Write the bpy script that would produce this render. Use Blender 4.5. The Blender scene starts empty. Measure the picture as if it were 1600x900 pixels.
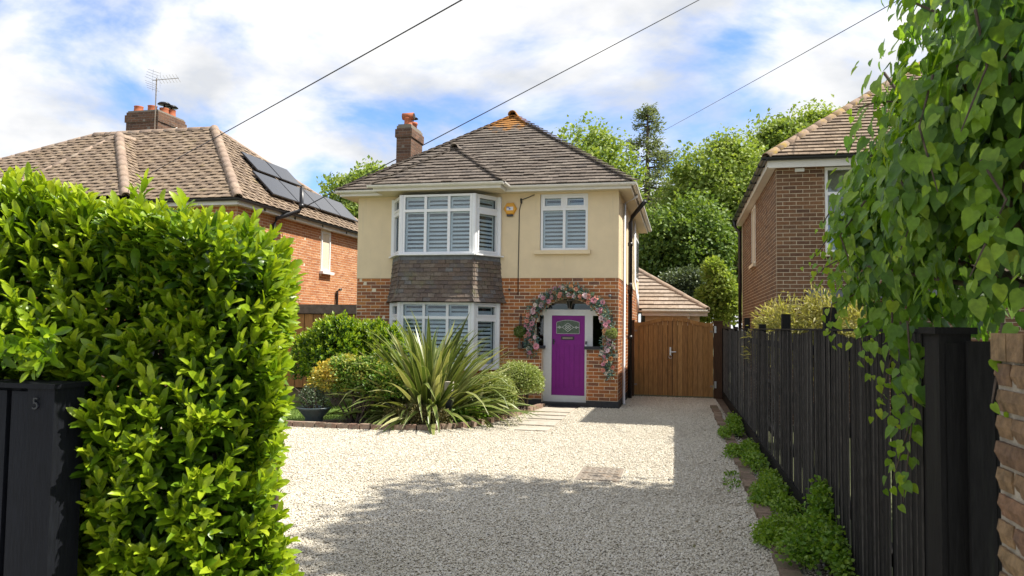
import bpy, math, random
import numpy as np
from mathutils import Vector, Matrix

random.seed(7)
RNG = np.random.default_rng(11)
SC = bpy.context.scene
COL = SC.collection

# ------------------------------------------------------------------ camera
CAM_R = Vector((0.9738, 0.2272, 0.0091)); CAM_F = Vector((-0.2236, 0.9733, 0.0518))
def build_camera():
    F = 1160.0
    dY = Vector((1066 - 800, -(513 - 450), F)).normalized()
    h = Vector((1, -0.0127, 0)); dX = (h - dY * h.dot(dY)).normalized()
    dZ = dY.cross(dX)
    if dZ.y < 0: dZ = -dZ
    right = Vector((dX.x, dY.x, dZ.x)); up = Vector((dX.y, dY.y, dZ.y)); fwd = Vector((dX.z, dY.z, dZ.z))
    cam = bpy.data.cameras.new("camera"); o = bpy.data.objects.new("camera", cam); COL.objects.link(o)
    m = Matrix((right, up, -fwd)).transposed().to_4x4(); m.translation = Vector((0, 0, 1.85))
    o.matrix_world = m
    cam.sensor_width = 36; cam.lens = F / 1600 * 36; cam.clip_end = 1500; cam.clip_start = 0.05
    cam.dof.use_dof = True; cam.dof.focus_distance = 17; cam.dof.aperture_fstop = 9.0
    SC.camera = o
    return right, up, fwd
CR, CU, CF = build_camera()
def project(p):
    d = Vector(p) - Vector((0, 0, 1.85)); z = d.dot(CF)
    if z < 0.1: return None
    return 800 + 1160 * d.dot(CR) / z, 450 - 1160 * d.dot(CU) / z, z

# ------------------------------------------------------------------ light
SUN_EL, SUN_AZ = math.radians(56), math.radians(8.5)      # azimuth from +X towards +Y
S = Vector((math.cos(SUN_EL) * math.cos(SUN_AZ), math.cos(SUN_EL) * math.sin(SUN_AZ), math.sin(SUN_EL)))
sun = bpy.data.lights.new("sun", 'SUN'); sun.energy = 3.15; sun.angle = math.radians(0.55); sun.color = (1, 0.95, 0.86)
so = bpy.data.objects.new("sun", sun); COL.objects.link(so); so.rotation_euler = S.to_track_quat('Z', 'Y').to_euler()
SC.view_settings.view_transform = 'Standard'; SC.view_settings.look = 'None'; SC.view_settings.gamma = 1
SC.view_settings.exposure = 1.42
try: SC.view_settings.use_curve_mapping = False
except Exception: pass
SC.cycles.max_bounces = 7; SC.cycles.transparent_max_bounces = 16; SC.cycles.diffuse_bounces = 3
SC.cycles.glossy_bounces = 3; SC.cycles.transmission_bounces = 5; SC.cycles.caustics_reflective = False; SC.cycles.caustics_refractive = False
SC.cycles.use_denoising = True
SC.cycles.sample_clamp_indirect = 6

def world_sky():
    w = bpy.data.worlds.new("World"); SC.world = w; w.use_nodes = True
    nt = w.node_tree; N = nt.nodes; L = nt.links; N.clear()
    out = N.new('ShaderNodeOutputWorld'); bg = N.new('ShaderNodeBackground'); bg.inputs[1].default_value = 0.125
    sky = N.new('ShaderNodeTexSky'); sky.sky_type = 'NISHITA'; sky.sun_disc = False
    sky.sun_elevation = SUN_EL; sky.sun_rotation = math.radians(90) - SUN_AZ; sky.air_density = 1.0; sky.dust_density = 0.6; sky.ozone_density = 2.0
    tc = N.new('ShaderNodeTexCoord'); sep = N.new('ShaderNodeSeparateXYZ'); L.new(tc.outputs['Generated'], sep.inputs[0])
    mx = N.new('ShaderNodeMath'); mx.operation = 'MAXIMUM'; L.new(sep.outputs[2], mx.inputs[0]); mx.inputs[1].default_value = 0.0
    ad = N.new('ShaderNodeMath'); ad.operation = 'ADD'; L.new(mx.outputs[0], ad.inputs[0]); ad.inputs[1].default_value = 0.34
    def div(k):
        d = N.new('ShaderNodeMath'); d.operation = 'DIVIDE'; L.new(sep.outputs[k], d.inputs[0]); L.new(ad.outputs[0], d.inputs[1]); return d
    cmb = N.new('ShaderNodeCombineXYZ'); L.new(div(0).outputs[0], cmb.inputs[0]); L.new(div(1).outputs[0], cmb.inputs[1])
    mp = N.new('ShaderNodeMapping'); mp.inputs['Location'].default_value = CLOUD_LOC; mp.inputs['Rotation'].default_value = (0, 0, CLOUD_ROT); mp.inputs['Scale'].default_value = (0.95, 1.2, 1)
    L.new(cmb.outputs[0], mp.inputs[0])
    n1 = N.new('ShaderNodeTexNoise'); n1.inputs['Scale'].default_value = 1.9; n1.inputs['Detail'].default_value = 7; n1.inputs['Roughness'].default_value = 0.56; n1.inputs['Distortion'].default_value = 0.25
    L.new(mp.outputs[0], n1.inputs['Vector'])
    r = N.new('ShaderNodeValToRGB'); r.color_ramp.elements[0].position = CLOUD_LO; r.color_ramp.elements[1].position = CLOUD_HI
    r.color_ramp.interpolation = 'EASE'
    L.new(n1.outputs[0], r.inputs[0])
    # thickness tone: greyer in dense cloud bellies
    n2 = N.new('ShaderNodeTexNoise'); n2.inputs['Scale'].default_value = 2.9; n2.inputs['Detail'].default_value = 7; L.new(mp.outputs[0], n2.inputs['Vector'])
    r2 = N.new('ShaderNodeValToRGB'); r2.color_ramp.elements[0].position = 0.40; r2.color_ramp.elements[1].position = 0.60
    r2.color_ramp.elements[0].color = (2.3, 2.38, 2.52, 1); r2.color_ramp.elements[1].color = (3.6, 3.55, 3.48, 1)
    L.new(n2.outputs[0], r2.inputs[0])
    sk = N.new('ShaderNodeMix'); sk.data_type = 'RGBA'; sk.blend_type = 'MULTIPLY'; sk.inputs[0].default_value = 1
    L.new(sky.outputs[0], sk.inputs[6]); sk.inputs[7].default_value = SKY_TINT
    mix = N.new('ShaderNodeMix'); mix.data_type = 'RGBA'; L.new(r.outputs[0], mix.inputs[0]); L.new(sk.outputs[2], mix.inputs[6]); L.new(r2.outputs[0], mix.inputs[7])
    L.new(mix.outputs[2], bg.inputs[0]); L.new(bg.outputs[0], out.inputs[0])
CLOUD_LOC = (-5.7372, 2.9057, -0.9926); CLOUD_ROT = -0.9062; CLOUD_LO = 0.35; CLOUD_HI = 0.55; SKY_TINT = (0.47, 0.58, 0.76, 1)
world_sky()

# ------------------------------------------------------------------ materials
def _n(nt, t, **kw):
    n = nt.nodes.new(t)
    for k, v in kw.items(): setattr(n, k, v)
    return n
def ramp(nt, stops):
    r = _n(nt, 'ShaderNodeValToRGB'); cr = r.color_ramp
    while len(cr.elements) < len(stops): cr.elements.new(0.5)
    for e, (p, c) in zip(cr.elements, stops): e.position = p; e.color = (*c, 1)
    return r
def mixc(nt, fac, a, b, mode='MIX'):
    m = _n(nt, 'ShaderNodeMix', data_type='RGBA', blend_type=mode)
    for s, v in ((0, fac), (6, a), (7, b)):
        if hasattr(v, 'is_linked') or hasattr(v, 'links'): nt.links.new(v, m.inputs[s])
        else: m.inputs[s].default_value = v if s == 0 else (*v, 1)
    return m.outputs[2]
def noise(nt, vec, scale, detail=4, rough=0.55, dist=0.0):
    n = _n(nt, 'ShaderNodeTexNoise'); n.inputs['Scale'].default_value = scale; n.inputs['Detail'].default_value = detail
    n.inputs['Roughness'].default_value = rough; n.inputs['Distortion'].default_value = dist
    nt.links.new(vec, n.inputs['Vector']); return n.outputs[0]
def base(name):
    m = bpy.data.materials.new(name); m.use_nodes = True; nt = m.node_tree; nt.nodes.clear()
    out = _n(nt, 'ShaderNodeOutputMaterial'); p = _n(nt, 'ShaderNodeBsdfPrincipled'); nt.links.new(p.outputs[0], out.inputs[0])
    g = _n(nt, 'ShaderNodeNewGeometry'); return m, nt, p, out, g
def piece_random(nt, g):
    oi = _n(nt, 'ShaderNodeObjectInfo'); a = _n(nt, 'ShaderNodeMath', operation='ADD'); nt.links.new(g.outputs['Random Per Island'], a.inputs[0]); nt.links.new(oi.outputs['Random'], a.inputs[1])
    f = _n(nt, 'ShaderNodeMath', operation='FRACT'); nt.links.new(a.outputs[0], f.inputs[0]); return f.outputs[0]
def bump(nt, p, h, strength, dist=0.01):
    b = _n(nt, 'ShaderNodeBump'); b.inputs['Strength'].default_value = strength; b.inputs['Distance'].default_value = dist
    nt.links.new(h, b.inputs['Height']); nt.links.new(b.outputs[0], p.inputs['Normal'])
def mat(name, stops, rough=0.8, spec=0.3, grain=0.25, gscale=14, dirt=None, dscale=1.3, dlo=0.5, dhi=0.7, bmp=0.3, bscale=60, bdist=0.006, metal=0.0, stretch=None, pieces=True):
    """stops: list of colours spread over the random value of each piece (or one colour)"""
    m, nt, p, out, g = base(name); pos = g.outputs['Position']
    if len(stops) > 1 and pieces:
        r = ramp(nt, [(i / (len(stops) - 1), c) for i, c in enumerate(stops)]); nt.links.new(piece_random(nt, g), r.inputs[0]); col = r.outputs[0]
    elif len(stops) > 1:
        r = ramp(nt, [(0.3 + 0.4 * i / (len(stops) - 1), c) for i, c in enumerate(stops)]); nt.links.new(noise(nt, pos, dscale, 6), r.inputs[0]); col = r.outputs[0]
    else:
        rgb = _n(nt, 'ShaderNodeRGB'); rgb.outputs[0].default_value = (*stops[0], 1); col = rgb.outputs[0]
    vec = pos
    if stretch:
        mp = _n(nt, 'ShaderNodeMapping'); mp.inputs['Scale'].default_value = stretch; nt.links.new(pos, mp.inputs[0]); vec = mp.outputs[0]
    ns = noise(nt, vec, gscale, 6, 0.62)
    r2 = ramp(nt, [(0.28, (1 - grain,) * 3), (0.72, (1 + grain,) * 3)]); nt.links.new(ns, r2.inputs[0])
    col = mixc(nt, 1.0, col, r2.outputs[0], 'MULTIPLY')
    if dirt:
        r3 = ramp(nt, [(dlo, (0, 0, 0)), (dhi, (1, 1, 1))]); nt.links.new(noise(nt, pos, dscale, 7, 0.6), r3.inputs[0])
        col = mixc(nt, r3.outputs[0], col, dirt)
    nt.links.new(col, p.inputs['Base Color']); p.inputs['Roughness'].default_value = rough
    p.inputs['Specular IOR Level'].default_value = spec; p.inputs['Metallic'].default_value = metal
    if bmp: bump(nt, p, noise(nt, vec, bscale, 5, 0.6), bmp, bdist)
    return m
def leafmat(name, stops, rough=0.45, trans=0.35, tcol=(1.25, 1.3, 0.55), spec=0.4, vary=0.25, vein=False):
    m, nt, p, out, g = base(name)
    at = _n(nt, 'ShaderNodeAttribute', attribute_name='tint')
    add = _n(nt, 'ShaderNodeMath', operation='MULTIPLY_ADD'); nt.links.new(piece_random(nt, g), add.inputs[0]); add.inputs[1].default_value = vary
    nt.links.new(at.outputs['Fac'], add.inputs[2])
    sb = _n(nt, 'ShaderNodeMath', operation='SUBTRACT', use_clamp=True); nt.links.new(add.outputs[0], sb.inputs[0]); sb.inputs[1].default_value = vary / 2
    r = ramp(nt, [(i / (len(stops) - 1), c) for i, c in enumerate(stops)]); nt.links.new(sb.outputs[0], r.inputs[0])
    ns = ramp(nt, [(0.3, (0.8,) * 3), (0.7, (1.2,) * 3)]); nt.links.new(noise(nt, g.outputs['Position'], 45, 3), ns.inputs[0])
    col = mixc(nt, 1.0, r.outputs[0], ns.outputs[0], 'MULTIPLY')
    nt.links.new(col, p.inputs['Base Color']); p.inputs['Roughness'].default_value = rough; p.inputs['Specular IOR Level'].default_value = spec
    tr = _n(nt, 'ShaderNodeBsdfTranslucent'); tc = mixc(nt, 1.0, col, tcol, 'MULTIPLY'); nt.links.new(tc, tr.inputs[0])
    mx = _n(nt, 'ShaderNodeMixShader'); mx.inputs[0].default_value = trans
    nt.links.new(p.outputs[0], mx.inputs[1]); nt.links.new(tr.outputs[0], mx.inputs[2]); nt.links.new(mx.outputs[0], out.inputs[0])
    return m
def glassmat(name, refl=0.16, tint=(0.85, 0.9, 0.9)):
    m = bpy.data.materials.new(name); m.use_nodes = True; nt = m.node_tree; nt.nodes.clear()
    out = _n(nt, 'ShaderNodeOutputMaterial'); t = _n(nt, 'ShaderNodeBsdfTransparent'); t.inputs[0].default_value = (*tint, 1)
    gl = _n(nt, 'ShaderNodeBsdfGlossy'); gl.inputs['Roughness'].default_value = 0.012; gl.inputs[0].default_value = (0.95, 0.97, 1, 1)
    g = _n(nt, 'ShaderNodeNewGeometry'); b = _n(nt, 'ShaderNodeBump'); b.inputs['Strength'].default_value = 0.05; b.inputs['Distance'].default_value = 0.02
    nt.links.new(noise(nt, g.outputs['Position'], 2.2, 2), b.inputs['Height']); nt.links.new(b.outputs[0], gl.inputs['Normal'])
    lw = _n(nt, 'ShaderNodeLayerWeight'); lw.inputs[0].default_value = 0.35
    a = _n(nt, 'ShaderNodeMath', operation='MULTIPLY_ADD', use_clamp=True); nt.links.new(lw.outputs['Fresnel'], a.inputs[0]); a.inputs[1].default_value = 0.6; a.inputs[2].default_value = refl
    inv = _n(nt, 'ShaderNodeMath', operation='SUBTRACT'); inv.inputs[0].default_value = 1; nt.links.new(g.outputs['Backfacing'], inv.inputs[1]); am = _n(nt, 'ShaderNodeMath', operation='MULTIPLY'); nt.links.new(a.outputs[0], am.inputs[0]); nt.links.new(inv.outputs[0], am.inputs[1])
    mx = _n(nt, 'ShaderNodeMixShader'); nt.links.new(am.outputs[0], mx.inputs[0]); nt.links.new(t.outputs[0], mx.inputs[1]); nt.links.new(gl.outputs[0], mx.inputs[2])
    nt.links.new(mx.outputs[0], out.inputs[0]); return m

M = {}
M['brick'] = mat('brick_orange', [(0.29, 0.10, 0.038), (0.42, 0.15, 0.045), (0.20, 0.08, 0.042), (0.46, 0.19, 0.058), (0.33, 0.11, 0.04), (0.17, 0.085, 0.055), (0.40, 0.135, 0.045)], rough=0.85, grain=0.28, gscale=30, bmp=0.5, bscale=120, bdist=0.004)
M['brick_left'] = mat('brick_red', [(0.40, 0.15, 0.06), (0.47, 0.205, 0.085), (0.35, 0.13, 0.055), (0.44, 0.175, 0.07), (0.49, 0.225, 0.10)], rough=0.88, grain=0.22, gscale=25, bmp=0.4, bscale=110, bdist=0.004)
M['brick_right'] = mat('brick_brown', [(0.16, 0.085, 0.045), (0.21, 0.105, 0.052), (0.11, 0.06, 0.038), (0.18, 0.09, 0.045), (0.14, 0.08, 0.048), (0.22, 0.115, 0.06)], rough=0.88, grain=0.25, gscale=25, bmp=0.4, bscale=110, bdist=0.004)
M['brick_pier'] = mat('brick_stock', [(0.20, 0.125, 0.065), (0.30, 0.205, 0.10), (0.15, 0.09, 0.052), (0.24, 0.155, 0.08), (0.19, 0.10, 0.06)], rough=0.9, grain=0.45, gscale=28, dirt=(0.09, 0.06, 0.045), dscale=9, dlo=0.55, dhi=0.75, bmp=0.8, bscale=70, bdist=0.008)
M['brick_dark'] = mat('brick_chimney', [(0.12, 0.07, 0.045), (0.16, 0.085, 0.05), (0.09, 0.055, 0.04), (0.19, 0.10, 0.06)], rough=0.9, grain=0.35, gscale=25, bmp=0.4)
M['mortar'] = mat('mortar_cream', [(0.70, 0.60, 0.44)], rough=0.95, grain=0.15, bmp=0.3, bscale=150)
M['mortar_pier'] = mat('mortar_pier', [(0.36, 0.31, 0.24)], rough=0.95, grain=0.3, bmp=0.8, bscale=90, bdist=0.01)
M['mortar_right'] = mat('mortar_right', [(0.5, 0.42, 0.3)], rough=0.95, grain=0.15, bmp=0.3)
M['mortar_dark'] = mat('mortar_dark', [(0.22, 0.19, 0.15)], rough=0.95, grain=0.2)
M['render'] = mat('cream_render', [(0.74, 0.60, 0.39)], rough=0.92, spec=0.15, grain=0.05, gscale=3, dirt=(0.66, 0.53, 0.345), dscale=0.9, dlo=0.5, dhi=0.8, bmp=0.35, bscale=90, bdist=0.004)
def streaks(m, colour, lo=0.56, hi=0.74, sc=1.0):
    nt = m.node_tree; p = next(n for n in nt.nodes if n.type == 'BSDF_PRINCIPLED'); g = next(n for n in nt.nodes if n.type == 'NEW_GEOMETRY'); src = p.inputs['Base Color'].links[0].from_socket
    mp = _n(nt, 'ShaderNodeMapping'); mp.inputs['Scale'].default_value = (5 * sc, 5 * sc, 0.35 * sc); nt.links.new(g.outputs['Position'], mp.inputs[0])
    r = ramp(nt, [(lo, (0, 0, 0)), (hi, (1, 1, 1))]); nt.links.new(noise(nt, mp.outputs[0], 1.6, 7, .65), r.inputs[0]); nt.links.new(mixc(nt, r.outputs[0], src, colour), p.inputs['Base Color'])
streaks(M['render'], (0.66, 0.545, 0.365))
M['tile'] = mat('roof_tile_greybrown', [(0.105, 0.086, 0.07), (0.145, 0.119, 0.096), (0.122, 0.098, 0.078), (0.175, 0.145, 0.118), (0.092, 0.077, 0.066)], rough=0.9, grain=0.35, gscale=18, dirt=(0.22, 0.19, 0.15), dscale=2.2, dlo=0.55, dhi=0.75, bmp=0.5, bscale=80)
M['tile_left'] = mat('roof_tile_tan', [(0.25, 0.185, 0.125), (0.20, 0.145, 0.098), (0.29, 0.22, 0.155), (0.165, 0.12, 0.085), (0.24, 0.18, 0.13)], rough=0.92, grain=0.3, gscale=12, dirt=(0.25, 0.2, 0.09), dscale=1.6, dlo=0.62, dhi=0.78, bmp=0.5, bscale=60)
M['ridge_left'] = mat('ridge_tile_tan', [(0.32, 0.235, 0.17), (0.28, 0.205, 0.155), (0.35, 0.26, 0.19)], rough=0.92, grain=0.25, gscale=16, dirt=(0.3, 0.26, 0.2), dscale=4, dlo=0.55, dhi=0.75)
M['tile_hung'] = mat('hung_tile_brown', [(0.115, 0.085, 0.068), (0.15, 0.11, 0.085), (0.13, 0.10, 0.075), (0.175, 0.14, 0.11), (0.10, 0.075, 0.065), (0.16, 0.15, 0.14)], rough=0.85, grain=0.35, gscale=22, dirt=(0.17, 0.16, 0.08), dscale=2.4, dlo=0.56, dhi=0.74, bmp=0.5, bscale=70)
M['deck'] = mat('roof_underlay', [(0.05, 0.042, 0.036)], rough=0.95, grain=0.1)
M['lead'] = mat('lead_flashing', [(0.13, 0.14, 0.15)], rough=0.6, spec=0.5, grain=0.3, gscale=9, dirt=(0.35, 0.36, 0.37), dscale=5, dlo=0.58, dhi=0.7)
M['upvc'] = mat('white_upvc', [(0.78, 0.78, 0.77)], rough=0.35, spec=0.5, grain=0.03, bmp=0)
M['fascia'] = mat('white_fascia', [(0.74, 0.71, 0.65)], rough=0.4, spec=0.45, grain=0.06, gscale=4, dirt=(0.5, 0.46, 0.38), dscale=3.0, dlo=0.6, dhi=0.85, bmp=0)
M['soffit_cream'] = mat('cream_soffit', [(0.66, 0.58, 0.42)], rough=0.6, grain=0.06, bmp=0)
M['blind'] = mat('blind_slat', [(0.82, 0.83, 0.82)], rough=0.5, grain=0.02, bmp=0)
M['room'] = mat('room_shade_dark', [(0.035, 0.035, 0.04)], rough=0.9, grain=0.2, bmp=0)  # near-black colour stands for the shade inside unlit rooms
M['glass'] = glassmat('window_glass', 0.12, (0.85, 0.90, 0.92))
M['glass_dark'] = glassmat('dark_glass', 0.05, (0.4, 0.4, 0.4))
M['black'] = mat('black_plastic', [(0.018, 0.018, 0.02)], rough=0.35, spec=0.5, grain=0.1, bmp=0)
M['black_paint'] = mat('black_plinth', [(0.035, 0.036, 0.04)], rough=0.6, grain=0.2, dirt=(0.08, 0.075, 0.07), dscale=5, dlo=0.6, dhi=0.8)
M['stain'] = mat('black_fence_stain', [(0.008, 0.0078, 0.0075), (0.012, 0.0115, 0.011), (0.010, 0.0095, 0.009), (0.015, 0.014, 0.0135)], rough=0.75, spec=0.14, grain=0.45, gscale=10, stretch=(8, 8, 0.7), bmp=0.6, bscale=22, bdist=0.004)
M['stain_edge'] = mat('worn_lit_fence_edge', [(0.07, 0.064, 0.058), (0.11, 0.10, 0.09), (0.04, 0.038, 0.035), (0.16, 0.148, 0.13)], rough=0.85, grain=0.5, gscale=14, stretch=(6, 6, 0.8), bmp=0.5, bscale=30)  # worn edge colour, also raised to paint light caught on the board edges
streaks(M['stain'], (0.022, 0.024, 0.018), .58, .72, 2.0)
M['stain_navy'] = mat('navy_black_stain', [(0.007, 0.008, 0.011), (0.010, 0.0115, 0.016)], rough=0.65, spec=0.2, grain=0.4, gscale=12, stretch=(8, 8, 0.7), bmp=0.6, bscale=24, bdist=0.004)
M['gatewood'] = mat('brown_gate_wood', [(0.31, 0.165, 0.048), (0.37, 0.205, 0.065), (0.26, 0.135, 0.042), (0.41, 0.235, 0.08)], rough=0.6, spec=0.35, grain=0.4, gscale=7, stretch=(9, 9, 0.6), bmp=0.4, bscale=20, bdist=0.003)
M['darkwood'] = mat('dark_brown_wood', [(0.065, 0.035, 0.018)], rough=0.7, grain=0.35, gscale=8, stretch=(9, 9, 0.6))
M['greywood'] = mat('weathered_fascia_wood', [(0.15, 0.125, 0.10)], rough=0.85, grain=0.35, gscale=8)
M['purple'] = mat('purple_door_paint', [(0.20, 0.008, 0.20)], rough=0.5, spec=0.35, grain=0.08, gscale=6, bmp=0.08, bscale=30)
M['doorframe'] = mat('pale_door_frame', [(0.62, 0.62, 0.60)], rough=0.45, spec=0.45, grain=0.04, bmp=0)
M['steel'] = mat('steel', [(0.55, 0.55, 0.54)], rough=0.3, metal=1.0, grain=0.1, bmp=0)
M['iron'] = mat('rusty_iron', [(0.24, 0.205, 0.165)], rough=0.75, spec=0.35, grain=0.35, gscale=30, dirt=(0.27, 0.20, 0.14), dscale=7, dlo=0.5, dhi=0.7, bmp=0.4)
M['terracotta'] = mat('terracotta_pot', [(0.42, 0.13, 0.06)], rough=0.75, grain=0.2, gscale=10, dirt=(0.25, 0.1, 0.06), dscale=5)
M['panel'] = mat('solar_panel', [(0.02, 0.024, 0.035)], rough=0.14, spec=0.65, grain=0.1, bmp=0)
M['panel_edge'] = mat('solar_frame', [(0.03, 0.03, 0.033)], rough=0.4, spec=0.5, grain=0.1, bmp=0)
M['yellow'] = mat('alarm_yellow', [(0.75, 0.36, 0.03)], rough=0.4, spec=0.4, grain=0.05, bmp=0)
M['white'] = mat('white_label', [(0.75, 0.75, 0.75)], rough=0.5, grain=0.02, bmp=0)
M['blue'] = mat('blue_print', [(0.06, 0.12, 0.4)], rough=0.5, grain=0.02, bmp=0)
M['bark'] = mat('bark', [(0.10, 0.075, 0.055)], rough=0.95, grain=0.4, gscale=12, bmp=0.8, bscale=25, bdist=0.02)
M['stem_green'] = mat('green_stem', [(0.13, 0.14, 0.045)], rough=0.7, grain=0.2, bmp=0)
M['soil'] = mat('soil', [(0.10, 0.075, 0.055), (0.14, 0.105, 0.075)], rough=0.95, grain=0.4, gscale=40, bmp=1.0, bscale=50, bdist=0.02, pieces=False)
M['edging'] = mat('edging_brick', [(0.26, 0.17, 0.12), (0.22, 0.14, 0.10), (0.31, 0.22, 0.16), (0.24, 0.15, 0.11)], rough=0.9, grain=0.35, gscale=20, dirt=(0.3, 0.27, 0.2), dscale=6, dlo=0.5, dhi=0.7, bmp=0.6, bscale=60)
M['kerbbrick'] = mat('kerb_brick', [(0.20, 0.135, 0.09), (0.16, 0.11, 0.075), (0.24, 0.17, 0.12), (0.14, 0.10, 0.07)], rough=0.95, grain=0.45, gscale=20, dirt=(0.10, 0.10, 0.05), dscale=5, dlo=0.5, dhi=0.7, bmp=0.8, bscale=50)
M['slab'] = mat('paving_slab', [(0.40, 0.36, 0.30), (0.44, 0.39, 0.32), (0.37, 0.33, 0.28)], rough=0.9, grain=0.2, gscale=22, dirt=(0.33, 0.29, 0.23), dscale=4, bmp=0.5, bscale=70)
M['ground'] = mat('earth_and_grass', [(0.06, 0.075, 0.03), (0.10, 0.10, 0.05)], rough=0.95, grain=0.3, gscale=8, dscale=0.6, pieces=False, bmp=0.5, bscale=12)
M['lawn'] = mat('lawn_green', [(0.10, 0.17, 0.03), (0.15, 0.22, 0.045)], rough=0.95, grain=0.3, gscale=18, dscale=2, pieces=False, bmp=0.8, bscale=40, bdist=0.02)
M['gravel_bed'] = mat('gravel_bed', [(0.42, 0.37, 0.29), (0.50, 0.455, 0.37)], rough=0.95, grain=0.5, gscale=70, dscale=0.5, pieces=False, bmp=1.0, bscale=55, bdist=0.02)
M['gravel'] = mat('gravel_stone', [(0.59, 0.54, 0.43), (0.65, 0.60, 0.495), (0.50, 0.44, 0.34), (0.69, 0.65, 0.56), (0.60, 0.545, 0.43), (0.40, 0.35, 0.275), (0.61, 0.565, 0.465), (0.71, 0.67, 0.59)], rough=0.85, grain=0.12, gscale=60, bmp=0, dirt=(0.47, 0.42, 0.335), dscale=0.45, dlo=0.52, dhi=0.8)
M['pavement'] = mat('pavement_concrete', [(0.3, 0.29, 0.27)], rough=0.9, grain=0.2, bmp=0.5)
M['potglaze'] = mat('slate_glazed_pot', [(0.05, 0.07, 0.075)], rough=0.3, spec=0.5, grain=0.25, bmp=0)
M['obscure'] = mat('leaded_glass', [(0.055, 0.085, 0.05)], rough=0.15, spec=0.6, grain=0.5, gscale=40, bmp=0.6, bscale=60)
M['leadline'] = mat('lead_came', [(0.6, 0.62, 0.58)], rough=0.4, grain=0.1, bmp=0)
M['digit'] = mat('black_digit', [(0.03, 0.032, 0.04)], rough=0.25, spec=0.6, grain=0.0, bmp=0)

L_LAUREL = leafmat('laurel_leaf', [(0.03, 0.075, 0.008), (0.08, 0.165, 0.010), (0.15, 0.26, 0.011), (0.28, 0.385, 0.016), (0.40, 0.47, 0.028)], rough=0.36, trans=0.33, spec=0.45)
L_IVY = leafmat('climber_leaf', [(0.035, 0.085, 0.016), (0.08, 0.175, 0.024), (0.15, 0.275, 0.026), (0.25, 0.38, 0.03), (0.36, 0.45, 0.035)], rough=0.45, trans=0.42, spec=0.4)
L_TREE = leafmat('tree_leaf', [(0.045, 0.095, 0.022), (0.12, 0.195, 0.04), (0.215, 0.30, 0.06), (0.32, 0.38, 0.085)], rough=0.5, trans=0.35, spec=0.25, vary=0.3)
L_CONIFER = leafmat('conifer_needles', [(0.12, 0.155, 0.085), (0.21, 0.245, 0.13), (0.31, 0.33, 0.19)], rough=0.6, trans=0.35, spec=0.2)
L_GREY = leafmat('grey_green_leaf', [(0.05, 0.08, 0.04), (0.11, 0.15, 0.08), (0.2, 0.24, 0.14)], rough=0.5, trans=0.2)
L_VAR = leafmat('variegated_leaf', [(0.06, 0.15, 0.014), (0.13, 0.26, 0.025), (0.30, 0.36, 0.09), (0.52, 0.46, 0.08), (0.60, 0.43, 0.06)], rough=0.4, trans=0.3)
L_BOX = leafmat('box_leaf', [(0.07, 0.14, 0.02), (0.16, 0.24, 0.04), (0.30, 0.35, 0.10), (0.42, 0.44, 0.2)], rough=0.45, trans=0.3)
L_BAMBOO = leafmat('yellow_bamboo_leaf', [(0.14, 0.16, 0.04), (0.32, 0.30, 0.09), (0.46, 0.40, 0.16)], rough=0.5, trans=0.35)
L_HEATH = leafmat('brown_heath_leaf', [(0.06, 0.055, 0.02), (0.13, 0.10, 0.035), (0.15, 0.15, 0.05), (0.2, 0.13, 0.07)], rough=0.6, trans=0.2)
L_WEED = leafmat('weed_leaf', [(0.06, 0.14, 0.014), (0.13, 0.25, 0.024), (0.23, 0.34, 0.035)], rough=0.45, trans=0.35)
L_GRASS = leafmat('grass_blade', [(0.08, 0.15, 0.02), (0.14, 0.22, 0.04), (0.22, 0.28, 0.07)], rough=0.6, trans=0.35)
L_TEAL = leafmat('garland_leaf', [(0.04, 0.10, 0.07), (0.08, 0.19, 0.17), (0.17, 0.28, 0.26), (0.2, 0.24, 0.08), (0.42, 0.43, 0.32)], rough=0.5, trans=0.2, tcol=(1, 1, 1))
def phormium_mat():
    m = leafmat('phormium_leaf', [(0.055, 0.08, 0.022), (0.105, 0.15, 0.034), (0.18, 0.225, 0.05), (0.29, 0.29, 0.11), (0.52, 0.50, 0.28)], rough=0.38, trans=0.22, spec=0.5, vary=0.34)
    return m
L_PHORM = phormium_mat()
# ------------------------------------------------------------------ object helpers
WM = {}
def link(o, parent=None, world=None):
    COL.objects.link(o); w = world or Matrix.Identity(4); WM[o] = w
    if parent is not None:
        o.parent = parent; o.matrix_parent_inverse = WM[parent].inverted()
    o.matrix_basis = w; return o
def tag(o, label=None, cat=None, group=None, kind=None):
    for k, v in (('label', label), ('category', cat), ('group', group), ('kind', kind)):
        if v: o[k] = v
    return o
def thing(name, loc, label, cat, group=None):
    o = bpy.data.objects.new(name, None); o.empty_display_size = 0.2
    link(o, None, Matrix.Translation(loc)); return tag(o, label, cat, group)

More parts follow.
